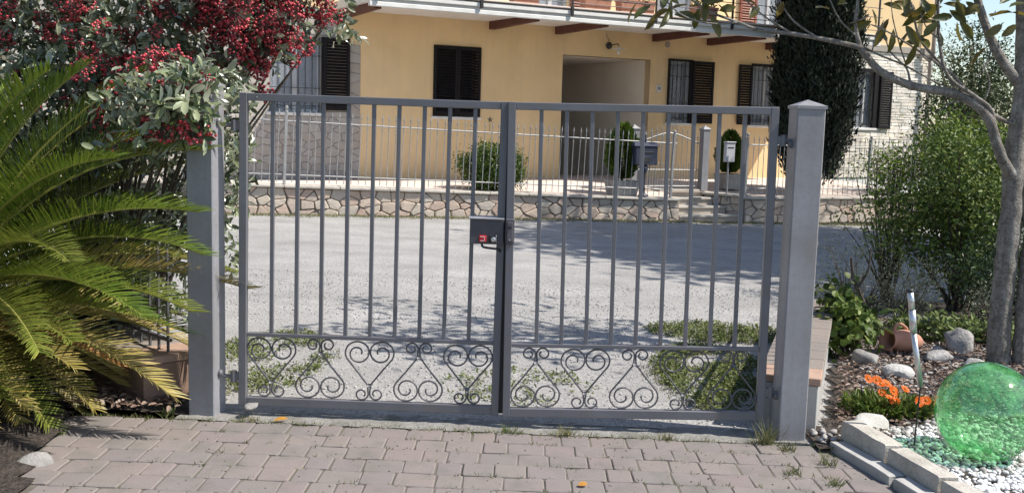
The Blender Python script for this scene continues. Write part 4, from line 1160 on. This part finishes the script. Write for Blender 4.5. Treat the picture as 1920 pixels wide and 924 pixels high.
leafp = [(2.50, 2.42), (2.54, 2.35), (2.47, 2.46), (2.62, 2.44), (2.71, 2.50), (2.59, 2.36), (2.85, 2.50), (2.82, 2.31), (2.88, 2.33), (2.77, 2.27), (2.65, 2.37), (.84, 2.49), (.94, 2.48), (1.03, 2.46), (1.12, 2.44), (1.21, 2.50), (1.29, 2.41), (1.40, 2.50), (1.54, 2.49),
         (2.83, 2.43), (2.90, 2.41), (3.08, 2.44), (3.30, 2.26), (2.48, 2.5), (2.95, 2.52), (3.0, 2.5), (1.7, 2.5), (1.85, 2.52), (2.1, 2.5), (2.72, 2.54), (1.15, 2.54), (3.2, 2.5), (3.45, 2.5), (3.5, 2.42), (2.92, 2.46), (2.98, 2.55), (2.80, 2.52), (1.32, 2.5), (1.08, 2.52), (.98, 2.54), (3.05, 2.56), (2.93, 2.36), (3.38, 2.56), (3.55, 2.56), (2.3, 2.54), (1.48, 2.54)] + [(random.uniform(2.55, 3.4), random.uniform(2.34, 2.62)) for _ in range(22)] + [(random.uniform(.9, 1.5), random.uniform(2.42, 2.6)) for _ in range(8)]
limb('branch', [(2.43, 1.86, 2.24), (2.56, 1.85, 2.18), (2.72, 1.84, 2.12), (2.92, 1.83, 2.02), (3.02, 1.83, 1.98)], .008, .006, 6)
limb('branch', [(2.50, 1.85, 2.21), (2.52, 1.84, 2.32), (2.56, 1.83, 2.42)], .006, .003, 6)
limb('branch', [(2.74, 1.84, 2.12), (2.68, 1.83, 2.26), (2.62, 1.83, 2.44), (2.60, 1.84, 2.6)], .006, .003, 6)
limb('branch', [(2.94, 1.8, 2.3), (2.86, 1.8, 2.36), (2.80, 1.8, 2.48), (2.82, 1.8, 2.62)], .006, .003, 6)
limb('branch', [(3.30, 1.88, 1.85), (3.34, 1.86, 2.0), (3.28, 1.85, 2.14)], .009, .004, 6)
limb('branch', [(2.40, 1.86, 2.3), (2.26, 1.85, 2.42), (2.16, 1.85, 2.6)], .008, .004, 6)
limb('branch', [(3.24, 1.82, 1.9), (3.05, 1.82, 1.86), (2.98, 1.83, 1.78)], .007, .003, 6)
P = np.array([(x, 1.84 + RNG.normal(0, .05), z) for x, z in leafp])
D = np.stack([RNG.normal(-.1, .8, len(P)), RNG.normal(0, .35, len(P)), RNG.normal(-.35, .5, len(P))], 1)
Nn = np.stack([RNG.normal(0, .4, len(P)), RNG.normal(-.7, .5, len(P)), RNG.normal(.5, .5, len(P))], 1)
single_leaves(P, D, Nn, RNG.uniform(.13, .19, len(P)), RNG.uniform(.05, .068, len(P)), M['magnolia_leaf_one'], mg, MG)
# the crown above the picture: it throws the dappled shade behind the gate
P1, N1, C1 = blob(620, (2.9 - MG[0], .1, 3.75), (1.75, 1.25, .85), .16, 60, .5)
ok = P1[:, 2] > 2.85
P1, N1 = P1[ok], N1[ok]
tag(link('foliage', leaf_mesh('foliage', P1, rdir(len(P1)), N1, .15, .06, T_OVAL, M['magnolia_leaf']), mg), kind='stuff')
b = MB()
for q in C1[:34]:
    a = Vector((-.08, .15, 2.9 + random.uniform(0, .6))); e = Vector(q)
    b.tube(spline([a, a.lerp(e, .5) + Vector((0, 0, .08)), e], 3), [.022, .019, .016, .013, .010, .007, .004], 5)
b.build('branch', M['bark'], mg)

# ------------------------------------------------------------------ garden plants on the terrace
def potted(s_, d, z, h, r, label, potw):
    root = empty('potted_thuja', W2(s_, d, z), WANG, label, 'potted shrub', 'thujas in concrete pots')
    b = MB(); w0, w1 = potw * .42, potw * .5
    ph = .30
    b.add([(-w0, -w0, 0), (w0, -w0, 0), (w0, w0, 0), (-w0, w0, 0), (-w1, -w1, ph), (w1, -w1, ph), (w1, w1, ph), (-w1, w1, ph), (-w1 + .04, -w1 + .04, ph), (w1 - .04, -w1 + .04, ph), (w1 - .04, w1 - .04, ph), (-w1 + .04, w1 - .04, ph), (-w1 + .04, -w1 + .04, ph - .04), (w1 - .04, -w1 + .04, ph - .04), (w1 - .04, w1 - .04, ph - .04), (-w1 + .04, w1 - .04, ph - .04)],
          [(0, 3, 2, 1), (0, 1, 5, 4), (1, 2, 6, 5), (2, 3, 7, 6), (3, 0, 4, 7), (4, 5, 9, 8), (5, 6, 10, 9), (6, 7, 11, 10), (7, 4, 8, 11), (8, 9, 13, 12), (9, 10, 14, 13), (10, 11, 15, 14), (11, 8, 12, 15), (12, 13, 14, 15)])
    b.build('pot', M['concrete'], root)
    n = 5200; t = RNG.uniform(0, 1, n); a = RNG.uniform(0, 2 * PI, n)
    prof = np.sin(PI * np.clip(t * .86 + .12, 0, 1)) ** .75
    rr = r * prof * RNG.uniform(.02, 1, n) ** .5 * (1 + .12 * np.sin(a * 7 + t * 9))
    P = np.stack([rr * np.cos(a), rr * np.sin(a), .33 + t * (h - .38)], 1)
    D = np.stack([np.cos(a) * .5, np.sin(a) * .5, np.full(n, 1.)], 1) + RNG.normal(size=(n, 3)) * .25
    tag(link('foliage', leaf_mesh('foliage', P, D, np.stack([-np.sin(a), np.cos(a), RNG.normal(0, .3, n)], 1), RNG.uniform(.05, .11, n), .03, T_BLADE, M['thuja_leaf']), root), kind='stuff')
    MB().tube([(0, 0, .2), (0, 0, .5)], .03, 8).build('trunk', M['dark_bark'], root)
potted(6.93, .42, .30, 1.36, .31, 'potted thuja left of the blue letter box', .50)
potted(9.80, 1.2, .385, 1.18, .27, 'potted thuja behind the white letter box', .44)
plant('box_bush', 'rounded box bush on the terrace behind the centre of the gate', 'bush', W2(4.42, .62, .38), (0, 0, .43), (.60, .55, .40), 13000, .05, .03, M['box_leaf'], 170, .07, 4, shell=.25)
# cypress
cp = empty('cypress', (5.98, 15.9, .42), 0, 'tall dark Italian cypress in front of the house', 'tree')
MB().tube([(0, 0, -.02), (0, 0, 2.2), (0, 0, 6.6)], [.12, .09, .02], 10).build('trunk', M['dark_bark'], cp)
npl = 620; a = RNG.uniform(0, 2 * PI, npl); zz = RNG.uniform(.15, 7.0, npl)
def cyr(z): return np.interp(z, [0, .25, .6, 1.2, 2.0, 3.5, 5, 6.5, 7.4], [.25, .45, .64, .76, .80, .80, .70, .40, .03])
rr = cyr(zz) * RNG.uniform(.78, 1.04, npl)
C = np.stack([rr * np.cos(a), rr * np.sin(a), zz], 1)
n = 52000; i = RNG.integers(0, npl, n); tt = RNG.uniform(-.05, .5, n)
P = C[i] * np.array([1, 1, 1]) + np.stack([np.zeros(n), np.zeros(n), tt], 1)
shr = (cyr(np.minimum(P[:, 2], 7.3)) / np.maximum(cyr(zz)[i], .05)); P[:, :2] *= np.clip(shr, .4, 1.15)[:, None]
P += RNG.normal(size=(n, 3)) * np.array([.065, .065, .05])
o = np.stack([np.cos(a[i]), np.sin(a[i]), np.zeros(n)], 1)
tag(link('crown', leaf_mesh('crown', P, o * .35 + np.array([0, 0, 1.]) + RNG.normal(size=(n, 3)) * .35, o + RNG.normal(size=(n, 3)) * .6, RNG.uniform(.05, .13, n), .04, T_BLADE, M['cypress_leaf']), cp), kind='stuff')
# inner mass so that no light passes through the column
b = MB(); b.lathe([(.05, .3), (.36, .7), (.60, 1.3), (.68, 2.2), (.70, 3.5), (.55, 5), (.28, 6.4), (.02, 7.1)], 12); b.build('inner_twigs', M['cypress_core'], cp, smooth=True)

# ------------------------------------------------------------------ shrubs right of the gate
plant('green_shrub', 'large green shrub behind the flower bed, left of the magnolia', 'shrub', (4.2, 4.15, 0), (0, 0, .92), (.78, .6, .80), 9000, .045, .024, M['green_leaf'], 74, .115, 9, .014, T_OVAL, shell=.6)
plant('bright_shrub', 'yellow-green leafy shrub rising behind the large green one', 'shrub', (4.6, 4.75, 0), (-.05, 0, 1.22), (1.0, .5, .52), 6000, .05, .025, M['bright_leaf'], 44, .12, 6, .016, T_OVAL)
plant('dark_shrub', 'dark green shrub low beside the magnolia trunk', 'shrub', (4.45, 3.35, 0), (0, 0, .50), (.62, .45, .50), 5600, .045, .024, M['dark_leaf'], 44, .11, 6, .012)
plant('leggy_shrub', 'thin leggy shrub with bare twigs left of the green shrub', 'shrub', (3.75, 4.7, 0), (-.12, 0, .95), (.42, .4, .62), 900, .045, .020, M['green_leaf'], 40, .07, 13, .010, T_OVAL)
plant('grey_shrub', 'sparse grey rosemary-like shrub behind the low wall', 'shrub', (2.95, 3.3, 0), (-.02, 0, .40), (.42, .32, .42), 3000, .028, .006, M['grey_leaf'], 80, .06, 16, .006, T_RHOMB)
plant('grey_shrub', 'fine grey-green bush behind the steel garden light', 'shrub', (3.28, 2.95, 0), (0, 0, .32), (.34, .25, .34), 2600, .026, .006, M['grey_leaf'], 60, .06, 14, .005, T_RHOMB)
b = MB(); b.tube(spline([(0, 0, 0), (-.06, .02, .22), (-.16, .02, .45), (-.20, .0, .62)], 4), [.028 - .0015 * i for i in range(13)], 7); b.tube(spline([(-.12, .02, .36), (-.05, .0, .52), (-.04, 0, .7)], 4), [.014 - .001 * i for i in range(9)], 6)
tag(b.build('dead_stump', M['dark_bark'], loc=(3.05, 3.1, -.02)), 'dark leaning dead stem among the grey shrub', 'stump')
plant('ivy_clump', 'glossy green ivy clump against the end of the low wall', 'plant', (2.50, 2.0, .02), (0, .1, .20), (.20, .42, .24), 700, .07, .05, M['green_leaf'], 40, .06, 5, .006, T_OVAL)
plant('low_bush', 'small grey-green bush right of the magnolia trunk', 'bush', (3.98, 2.75, 0), (0, 0, .25), (.3, .25, .26), 1300, .035, .012, M['grey_leaf'], 50, .05, 8, .006)
for j, (x, y, lb_) in enumerate(((2.86, 2.75, 'low pale green plant left of the fine grey-green bush'), (3.15, 2.62, 'low pale green plant behind the terracotta jar'), (3.42, 2.6, 'low pale green plant in front of the dark shrub'), (3.66, 2.68, 'low pale green plant behind the grey rocks'), (3.9, 2.5, 'low pale green plant right behind the magnolia'))):
    plant('ground_plant', lb_, 'plant', (x, y, .0), (0, 0, .10), (.17, .13, .10), 260, .065, .03, M['pale_leaf'], 24, .035, 0, tpl=T_OVAL, group='pale ground plants along the bed')
plant('hedge', 'dark hedge behind the low brown wall and the cycad', 'hedge', (-3.45, 2.5, 0), (0, 0, .95), (1.15, .45, 1.05), 7000, .06, .03, M['dark_leaf'], 120, .11, 6, .02)
plant('hedge', 'dark evergreen hedge right of the house corner', 'hedge', (9.75, 16.6, 0), (0, 0, 1.8), (1.25, 1.1, 1.9), 7500, .10, .05, M['dark_leaf'], 150, .16, 6, .05)
plant('hedge', 'far evergreen hedge at the right end of the yard', 'hedge', (15.5, 15.5, 0), (0, 0, 1.6), (3.2, 1.4, 1.9), 9000, .14, .07, M['dark_leaf'], 200, .25, 6, .05)
plant('flowering_tree', 'loose tree with pale leaves above the dark hedge', 'tree', (11.0, 18.8, 0), (-.3, 0, 2.2), (1.1, 1.0, .9), 2600, .10, .05, M['far_leaf'], 100, .17, 6, .05)
plant('far_tree', 'pale grey-green tree against the sky right of the house', 'tree', (14.4, 27.5, 0), (-.55, 0, 3.3), (1.5, 1.3, 1.65), 3000, .12, .05, M['far_leaf'], 150, .20, 8, .05)
plant('yard_bush', 'green bush on the terrace behind the right fence', 'bush', (8.2, 17.0, .40), (0, 0, .42), (.7, .5, .42), 2600, .06, .03, M['green_leaf'], 70, .09, 6, .014)
plant('yard_bush', 'dark bush in the gravel yard right of the leggy shrub', 'bush', (6.2, 8.2, 0), (0, 0, .7), (.8, .8, .7), 3600, .07, .035, M['dark_leaf'], 90, .12, 6, .016)
plant('yard_tree', 'broad leafy tree on the right whose shade crosses the gravel', 'tree', (10.6, 8.9, 0), (0, -.1, 7.7), (3.5, 4.5, 3.1), 36000, .32, .19, M['dark_leaf'], 900, .40, 14, .15, T_RHOMB, shell=.5)

# ------------------------------------------------------------------ things in the bed
gb, nt, N, L, B = _base('green_glass')
N.remove(B)
tr = N.new("ShaderNodeBsdfTransparent")
lwc = N.new("ShaderNodeLayerWeight"); L.new(ramp(N, L, lwc.outputs["Facing"], [(.30, .66, .93, .68), (.70, .48, .82, .52), (.90, .24, .56, .28), (1.0, .03, .16, .05)]).outputs[0], tr.inputs[0])
gl_ = N.new("ShaderNodeBsdfGlossy"); gl_.inputs["Roughness"].default_value = .045
df = N.new("ShaderNodeBsdfTranslucent"); df.inputs[0].default_value = (.30, .84, .38, 1)
d2 = N.new("ShaderNodeBsdfDiffuse"); d2.inputs[0].default_value = (.20, .56, .26, 1)
pos = N.new("ShaderNodeNewGeometry").outputs["Position"]
nz = noise(N, L, pos, 22, 6, .7)
fr = ramp(N, L, nz.outputs[0], [(.42, .08, .08, .08), (.62, .48, .48, .48)]).outputs[0]
ma = N.new("ShaderNodeMixShader"); ma.inputs[0].default_value = .5; L.new(df.outputs[0], ma.inputs[1]); L.new(d2.outputs[0], ma.inputs[2])
m1 = N.new("ShaderNodeMixShader"); L.new(fr, m1.inputs[0]); L.new(tr.outputs[0], m1.inputs[1]); L.new(ma.outputs[0], m1.inputs[2])
lwt = N.new("ShaderNodeLayerWeight"); pw = N.new("ShaderNodeMath"); pw.operation = "POWER"; pw.inputs[1].default_value = 3.0; L.new(lwt.outputs["Facing"], pw.inputs[0])
lw_ = N.new("ShaderNodeMath"); lw_.operation = "MULTIPLY_ADD"; lw_.inputs[1].default_value = .7; lw_.inputs[2].default_value = .085; L.new(pw.outputs[0], lw_.inputs[0])
bpn = N.new("ShaderNodeBump"); bpn.inputs["Strength"].default_value = .25; bpn.inputs["Distance"].default_value = .02; L.new(noise(N, L, pos, 9, 2, .5).outputs[0], bpn.inputs["Height"]); L.new(bpn.outputs[0], gl_.inputs["Normal"])
m2 = N.new("ShaderNodeMixShader"); L.new(lw_.outputs[0], m2.inputs[0]); L.new(m1.outputs[0], m2.inputs[1]); L.new(gl_.outputs[0], m2.inputs[2])
L.new(m2.outputs[0], N["Material Output"].inputs[0])
M['green_glass'] = gb
R_ = .255
b = MB(); b.lathe([(R_ * math.sin(PI * i / 32), -R_ * math.cos(PI * i / 32)) for i in range(1, 32)], 48)
ball = empty('glass_ball', (2.515, -.30, .241), 0, 'large green glass ball on white pebbles', 'glass ball')
b.build('globe', M['green_glass'], ball, smooth=True)
MB().lathe([(.035, -.257), (.05, -.248), (.03, -.243)], 20).build('base_ring', M['lock_dark'], ball, smooth=True)

st = empty('garden_light', (2.192, -.2, 0), 0, 'steel stake garden light standing before the orange flowers', 'garden light')
MB().tube([(0, 0, -.08), (.012, 0, .36)], .0045, 6).build('spike', M['iron_dark'], st)
MB().tube([(.012, 0, .34), (-.045, 0, .62)], .0145, 12).build('tube', M['chrome'], st, smooth=True)
MB().tube([(-.045, 0, .62), (-.062, 0, .74)], .0185, 12).build('lamp_tube', M['chrome'], st, smooth=True)
MB().tube([(-.062, 0, .74), (-.078, 0, .835)], .0165, 12).build('lamp_tube', M['chrome'], st, smooth=True)
MB().tube([(-.078, 0, .835), (-.0805, 0, .85)], .0175, 12).build('cap', M['iron_dark'], st, smooth=True)

ur = empty('terracotta_jar', (2.93, 2.12, .105), 0, 'terracotta jar lying on its side in the bed', 'jar')
ur.rotation_euler = (0, rad(-83), rad(28))
prof = [(.03, -.24), (.055, -.2), (.082, -.12), (.088, -.05), (.078, .01), (.058, .055), (.056, .075), (.075, .10), (.082, .115), (.074, .118), (.062, .10), (.046, .07), (.045, .04), (.06, -.03)]
b = MB(); b.lathe(prof, 24); b.build('body', M['terracotta'], ur, smooth=True)
MB().tube(spline([(.058, 0, .06), (.11, 0, .05), (.125, 0, .0), (.10, 0, -.06), (.085, 0, -.07)], 5), .012, 8).build('handle', M['terracotta'], ur, smooth=True)
MB().tube(spline([(-.058, 0, .06), (-.11, 0, .05), (-.125, 0, .0), (-.10, 0, -.06), (-.085, 0, -.07)], 5), .012, 8).build('handle', M['terracotta'], ur, smooth=True)

M['petal'] = leafmat('orange_petal', [(.85, .16, .01), (.9, .22, .015), (.8, .12, .01)], trans=.3, rough=.5)
M['flower_eye'] = mat('flower_eye', [(.25, .05, .01), (.45, .2, .02)], scale=60, rough=.7)
fl = empty('gazania', (2.30, .48, 0), 0, 'clump of orange gazania flowers in the bed beside the steel light', 'flowers')
n = 700; a = RNG.uniform(0, 2 * PI, n); rr = RNG.uniform(0, 1, n) ** .5
P = np.stack([rr * np.cos(a) * .26, rr * np.sin(a) * .2, RNG.uniform(.0, .05, n)], 1)
D = np.stack([np.cos(a) * .7, np.sin(a) * .7, np.full(n, .8)], 1) + RNG.normal(size=(n, 3)) * .4
tag(link('foliage', leaf_mesh('foliage', P, D, rdir(n) + np.array([0, 0, 1.]), RNG.uniform(.04, .10, n), .018, T_OVAL, M['green_leaf']), fl), kind='stuff')
fx = [(2.122, .24), (2.195, .213), (2.243, .205), (2.27, .174), (2.338, .186), (2.271, .119), (2.222, .054), (2.411, .124), (2.461, .125), (2.179, .229), (2.30, .10), (2.21, .16)]
for x, z in fx:
    n = 14; a = np.arange(n) * 2 * PI / n
    tilt = Matrix.Rotation(random.uniform(.2, 1.2), 3, 'X') @ Matrix.Rotation(random.uniform(-.3, .6), 3, 'Y')
    D = np.array([tuple(tilt @ Vector((math.cos(q), math.sin(q), .25))) for q in a])
    c = np.array([x - 2.30, random.uniform(-.16, -.06), z - .01])
    f = link('flower', leaf_mesh('flower', np.zeros((n, 3)), D, np.repeat(np.array([tuple(tilt @ Vector((0, 0, 1)))]), n, 0), random.uniform(.026, .038), .014, T_OVAL, M['petal']), fl, tuple(c))
    MB().lathe([(.010, -.003), (.010, .006), (.004, .010)], 10, M=tilt.to_4x4()).build('flower_eye', M['flower_eye'], f, smooth=True)
    MB().tube([(0, 0, -.004), (-c[0] * .4, -c[1] * .3, -z - .0)], .0022, 5).build('flower_stem', M['rachis'], f)

rock('garden_rock', (2.56, 1.75, .04), (.11, .10, .085), M['rock'], 'grey rounded rock left of the terracotta jar', seed=3, group='rocks in the bed')
rock('garden_rock', (2.66, 1.38, .03), (.13, .10, .06), M['white_rock'], 'whitish flat rock behind the orange flowers', seed=5, group='rocks in the bed')
rock('garden_rock', (3.16, 1.95, .03), (.17, .11, .075), M['rock'], 'long grey rock right of the steel light', seed=8, group='rocks in the bed')
rock('garden_rock', (3.42, 2.22, .06), (.15, .13, .14), M['rock'], 'tallest grey rock left of the magnolia trunk', seed=11, group='rocks in the bed')
rock('garden_rock', (3.30, 1.62, .03), (.10, .08, .08), M['white_rock'], 'small white rock above the glass ball', seed=14, group='rocks in the bed')
rock('garden_rock', (3.62, 1.45, .03), (.10, .08, .08), M['white_rock'], 'white rock just right of the magnolia base', seed=16, group='rocks in the bed')
rock('garden_rock', (2.08, .15, .015), (.10, .19, .075), M['white_rock'], 'smooth white boulder behind the limestone edging', seed=19, group='rocks in the bed', jag=.05)
rock('garden_rock', (-2.15, -.93, -.02), (.11, .15, .10), M['rock'], 'rounded white stone under the cycad fronds', seed=21, jag=.05)
rock('gate_stop', (-1.36, -.045, .075), (.065, .04, .028), M['rock'], 'small weathered stone lump on the lower left gate corner', seed=23)

# edging blocks
def edging(x, y, rz, Ls, w_, h, z, label, m, name='edging_block'):
    import bmesh
    from mathutils import noise as mn
    bm = bmesh.new(); bmesh.ops.create_cube(bm, size=1.0)
    bmesh.ops.bevel(bm, geom=bm.edges[:], offset=.03, segments=1, affect='EDGES')
    bmesh.ops.subdivide_edges(bm, edges=bm.edges[:], cuts=3, use_grid_fill=True)
    for v in bm.verts:
        p = Vector((v.co.x * w_, v.co.y * Ls, (v.co.z + .5) * (h + .06) - .06))
        q = Vector((x, y, 0)) * 3 + p
        v.co = p + Vector((mn.noise(q * 14), mn.noise(q * 14 + Vector((9, 0, 0))), mn.noise(q * 12 + Vector((0, 7, 0))))) * .0055
    me = bpy.data.meshes.new(name); bm.to_mesh(me); bm.free(); me.materials.append(m)
    o = link(name, me)
    o.location = (x, y, z); o.rotation_euler = (random.uniform(-.02, .02), random.uniform(-.03, .03), rz)
    tag(o, label, 'edging', 'limestone edging of the bed')
ang = -math.atan(.235)
def cpt(y, off): return (curb_x(y) + off, y)
for i, (y, lb_) in enumerate(((-.30, 'pale limestone edging block nearest the right gate post'), (-.725, 'pale limestone edging block in the middle of the bed edge'), (-1.15, 'pale limestone edging block at the bottom right corner'), (-1.575, 'pale limestone edging block nearest the viewer'))):
    x, yy = cpt(y, .02); edging(x, yy, -ang, .415, .105, .135 - .012 * i, -.02, lb_, M['limestone'])
for i, (y, lb_) in enumerate(((-.45, 'flat grey kerb slab beside the pavers near the post'), (-1.02, 'flat grey kerb slab beside the pavers, middle one'), (-1.58, 'flat grey kerb slab beside the pavers, nearest one'))):
    x, yy = cpt(y, -.085); edging(x, yy, -ang, .55, .085, .045, -.02, lb_, M['concrete'], 'kerb_slab')

# pebbles
def kw(x, y): return x > max(curb_x(y) + .09, 2.13 - .1 * (y + .2)) and (y < .35 + .2 * math.sin(5 * x)) 
pts = scatter(6500, 2.0, 3.7, -2.2, .55, .022, kw)
pebbles('white_pebbles', [(x, y, z + random.uniform(-.004, .012)) for x, y, z in pts], RNG.uniform(.010, .020, len(pts)), M['white_pebble'], .75, label='white pebbles around the glass ball', cat='pebbles')
pts = scatter(4200, 1.7, 4.2, -.6, 2.9, .036, lambda x, y: (x > curb_x(min(y, 0)) + .05 and x > 1.98 + max(0, y) * .31) or (1.7 < x < 1.95 and -.2 < y < .05))
pebbles('bed_gravel', pts, RNG.uniform(.006, .024, len(pts)), M['grey_pebble'], .7, label='grey stones and grit strewn over the bed', cat='gravel')
pts = scatter(7000, -3.2, 3.0, .08, 5.0, .004)
pebbles('yard_grit', pts, RNG.uniform(.004, .010, len(pts)), M['yard_pebble'], .6, label='loose grit on the gravel yard behind the gate', cat='gravel')

# leaf litter and fallen leaves
def litter(name, label, pts, L_, m):
    n = len(pts); Pq = np.array(pts) + np.array([0, 0, .008])
    D = rdir(n); D[:, 2] *= .2
    me = leaf_mesh(name, Pq, D, rdir(n) * .5 + np.array([0, 0, 1.]), L_ * RNG.uniform(.5, 1.3, n), L_ * .42, T_OVAL, m)
    return tag(link(name, me), label, 'leaf litter', kind='stuff')
litter('leaf_litter', 'brown leaf litter on the soil beneath the cycad', scatter(2200, -3.6, -1.75, -.1, 2.6, .045, lambda x, y: x + y * .85 < -1.62), .06, M['litter'])
litter('leaf_litter', 'brown leaf litter over the right flower bed', scatter(7200, 1.8, 4.6, -.25, 3.4, .046, lambda x, y: x > 1.84 + max(0, y) * .31 and x > curb_x(min(y, 0)) + .06 and not kw(x, y)), .042, M['litter'])
for i, (x, y, lb_) in enumerate(((-1.22, -.13, 'yellow fallen leaf below the left gate corner'), (.38, -.93, 'small orange fallen leaf on the pavers'))):
    o = link('fallen_leaf', leaf_mesh('fallen_leaf', np.zeros((1, 3)), np.array([[1., .3, .15]]), np.array([[0, -.3, 1.]]), .08 - .03 * i, .035, T_OVAL, M['yellow_leaf'], True), None, (x, y, ground_h(x, y) + .01))
    tag(o, lb_, 'leaf')

# grass and weeds
def patch(x, y, rx, ry, n, keep=None):
    out = []
    while len(out) < n:
        a = random.uniform(0, 2 * PI); r_ = math.sqrt(random.random())
        px_, py_ = x + rx * r_ * math.cos(a), y + ry * r_ * math.sin(a)
        if keep and not keep(px_, py_): continue
        out.append((px_, py_, ground_h(px_, py_)))
    return out
def weeds(name, label, pts, L_, m, m2, h):
    pts = np.asarray(pts, float); P = np.repeat(pts, 5, axis=0); n = len(P)
    P = P + np.stack([RNG.normal(0, .02, n), RNG.normal(0, .02, n), RNG.uniform(.0, h, n)], 1)
    D = rdir(n); D[:, 2] = np.abs(D[:, 2]) * .6
    o = link(name, leaf_mesh(name, P, D, rdir(n) * .6 + np.array([0, 0, 1.]), L_ * RNG.uniform(.5, 1.2, n), L_ * .45, T_OVAL, m))
    tag(o, label, 'weeds', kind='stuff')
def clumpy(pts):
    from mathutils import noise as mn
    return [p for p in pts if mn.noise(Vector((p[0] * 3.1, p[1] * 2.2, 0))) > random.uniform(-.25, .2)]
weeds('ground_weeds', 'low leafy weeds behind the left end of the gate', clumpy(patch(-1.62, 1.2, .42, .95, 800)), .03, M['weed_leaf'], None, .025)
grass('grass_patch', 'thin grass behind the left end of the gate', clumpy(patch(-1.6, 1.25, .45, .95, 420)), .035, M['dry_grass'], 5, .03)
weeds('ground_weeds', 'green leafy weeds behind the right end of the gate', clumpy(patch(1.45, 1.3, .42, 1.0, 1500, lambda x, y: x < 1.5 + y * .3)) + patch(1.72, 2.75, .6, .35, 500), .034, M['weed_leaf'], None, .03)
grass('grass_patch', 'thin grass behind the right end of the gate', clumpy(patch(1.4, 1.25, .45, 1.0, 620, lambda x, y: x < 1.5 + y * .3)) + patch(1.7, 2.7, .6, .35, 200), .05, M['dry_grass'], 5, .03)
weeds('ground_weeds', 'scattered weeds in the gravel behind the middle of the gate', clumpy(patch(.1, .8, .5, .5, 240)), .028, M['weed_leaf'], None, .02)
grass('grass_strip', 'grass strip along the foot of the long stone wall', [(x, yy, ground_h(x, yy)) for x in np.linspace(-7, 9, 2800) for yy in (10.9 + (x + 4.3) * .4157 - .06 - abs(random.gauss(0, .22)),)], .05, M['dry_grass'], 6, .05)
jl = []
for i in range(620):
    row = random.choice((0, 0, 0, 0, 1, 2, 3, 4, 5, 6, 7)); y = -.142 - PITCH * row; x = random.uniform(-2.3, 1.85)
    if row and random.random() > .22 + .4 * (x + 2.3) / 4: continue
    jl.append((x, y + random.uniform(-.01, .01), ground_h(x, y) - .008))
grass('joint_weeds', 'small weeds growing in the joints of the pavers', jl, .036, M['weed_grass'], 8, .012, .005, .9)
for x, y, h, n_, lb_ in ((1.43, -.16, .16, 60, 'tuft of tall grass left of the right gate post'), (1.52, -.24, .05, 40, 'low weed tuft below the right gate post'), (1.66, -.45, .085, 30, 'small green weed tuft beside the kerb slab'), (1.45, -.62, .06, 24, 'weed tuft among the pavers near the bed'),
                       (1.62, -.75, .06, 30, 'weed tuft at the near end of the pavers'), (.06, -.14, .06, 40, 'grass tuft below the meeting of the gate leaves'), (.35, -.15, .07, 45, 'dry grass tuft right of the gate middle'), (-1.80, -.07, .06, 36, 'weed with round leaves left of the left gate post'), (.9, -.15, .05, 40, 'weeds at the edge of the concrete below the right leaf'), (-1.35, -.13, .045, 40, 'dry weeds at the foot of the left gate leaf')):
    root = grass('weed_tuft', lb_, patch(x, y, .04, .02, n_ // 4), h, M['grass'] if h in (.085, .06) else M['dry_grass'], 6, .014, .0045, .6, cat='weed')
    del root['kind']; root['group'] = 'weed tufts by the gate'

# dark bits of dirt and twig on the pavers
pts = []
for i in range(420):
    x, y = random.uniform(-2.1, 1.8), random.uniform(-1.35, -.12)
    pts.append((x, y, ground_h(x, y) + .001))
pebbles('paver_debris', pts, RNG.uniform(.0015, .006, len(pts)), M['dirt_bits'], .5, label='dark crumbs of dirt scattered over the pavers', cat='dirt')
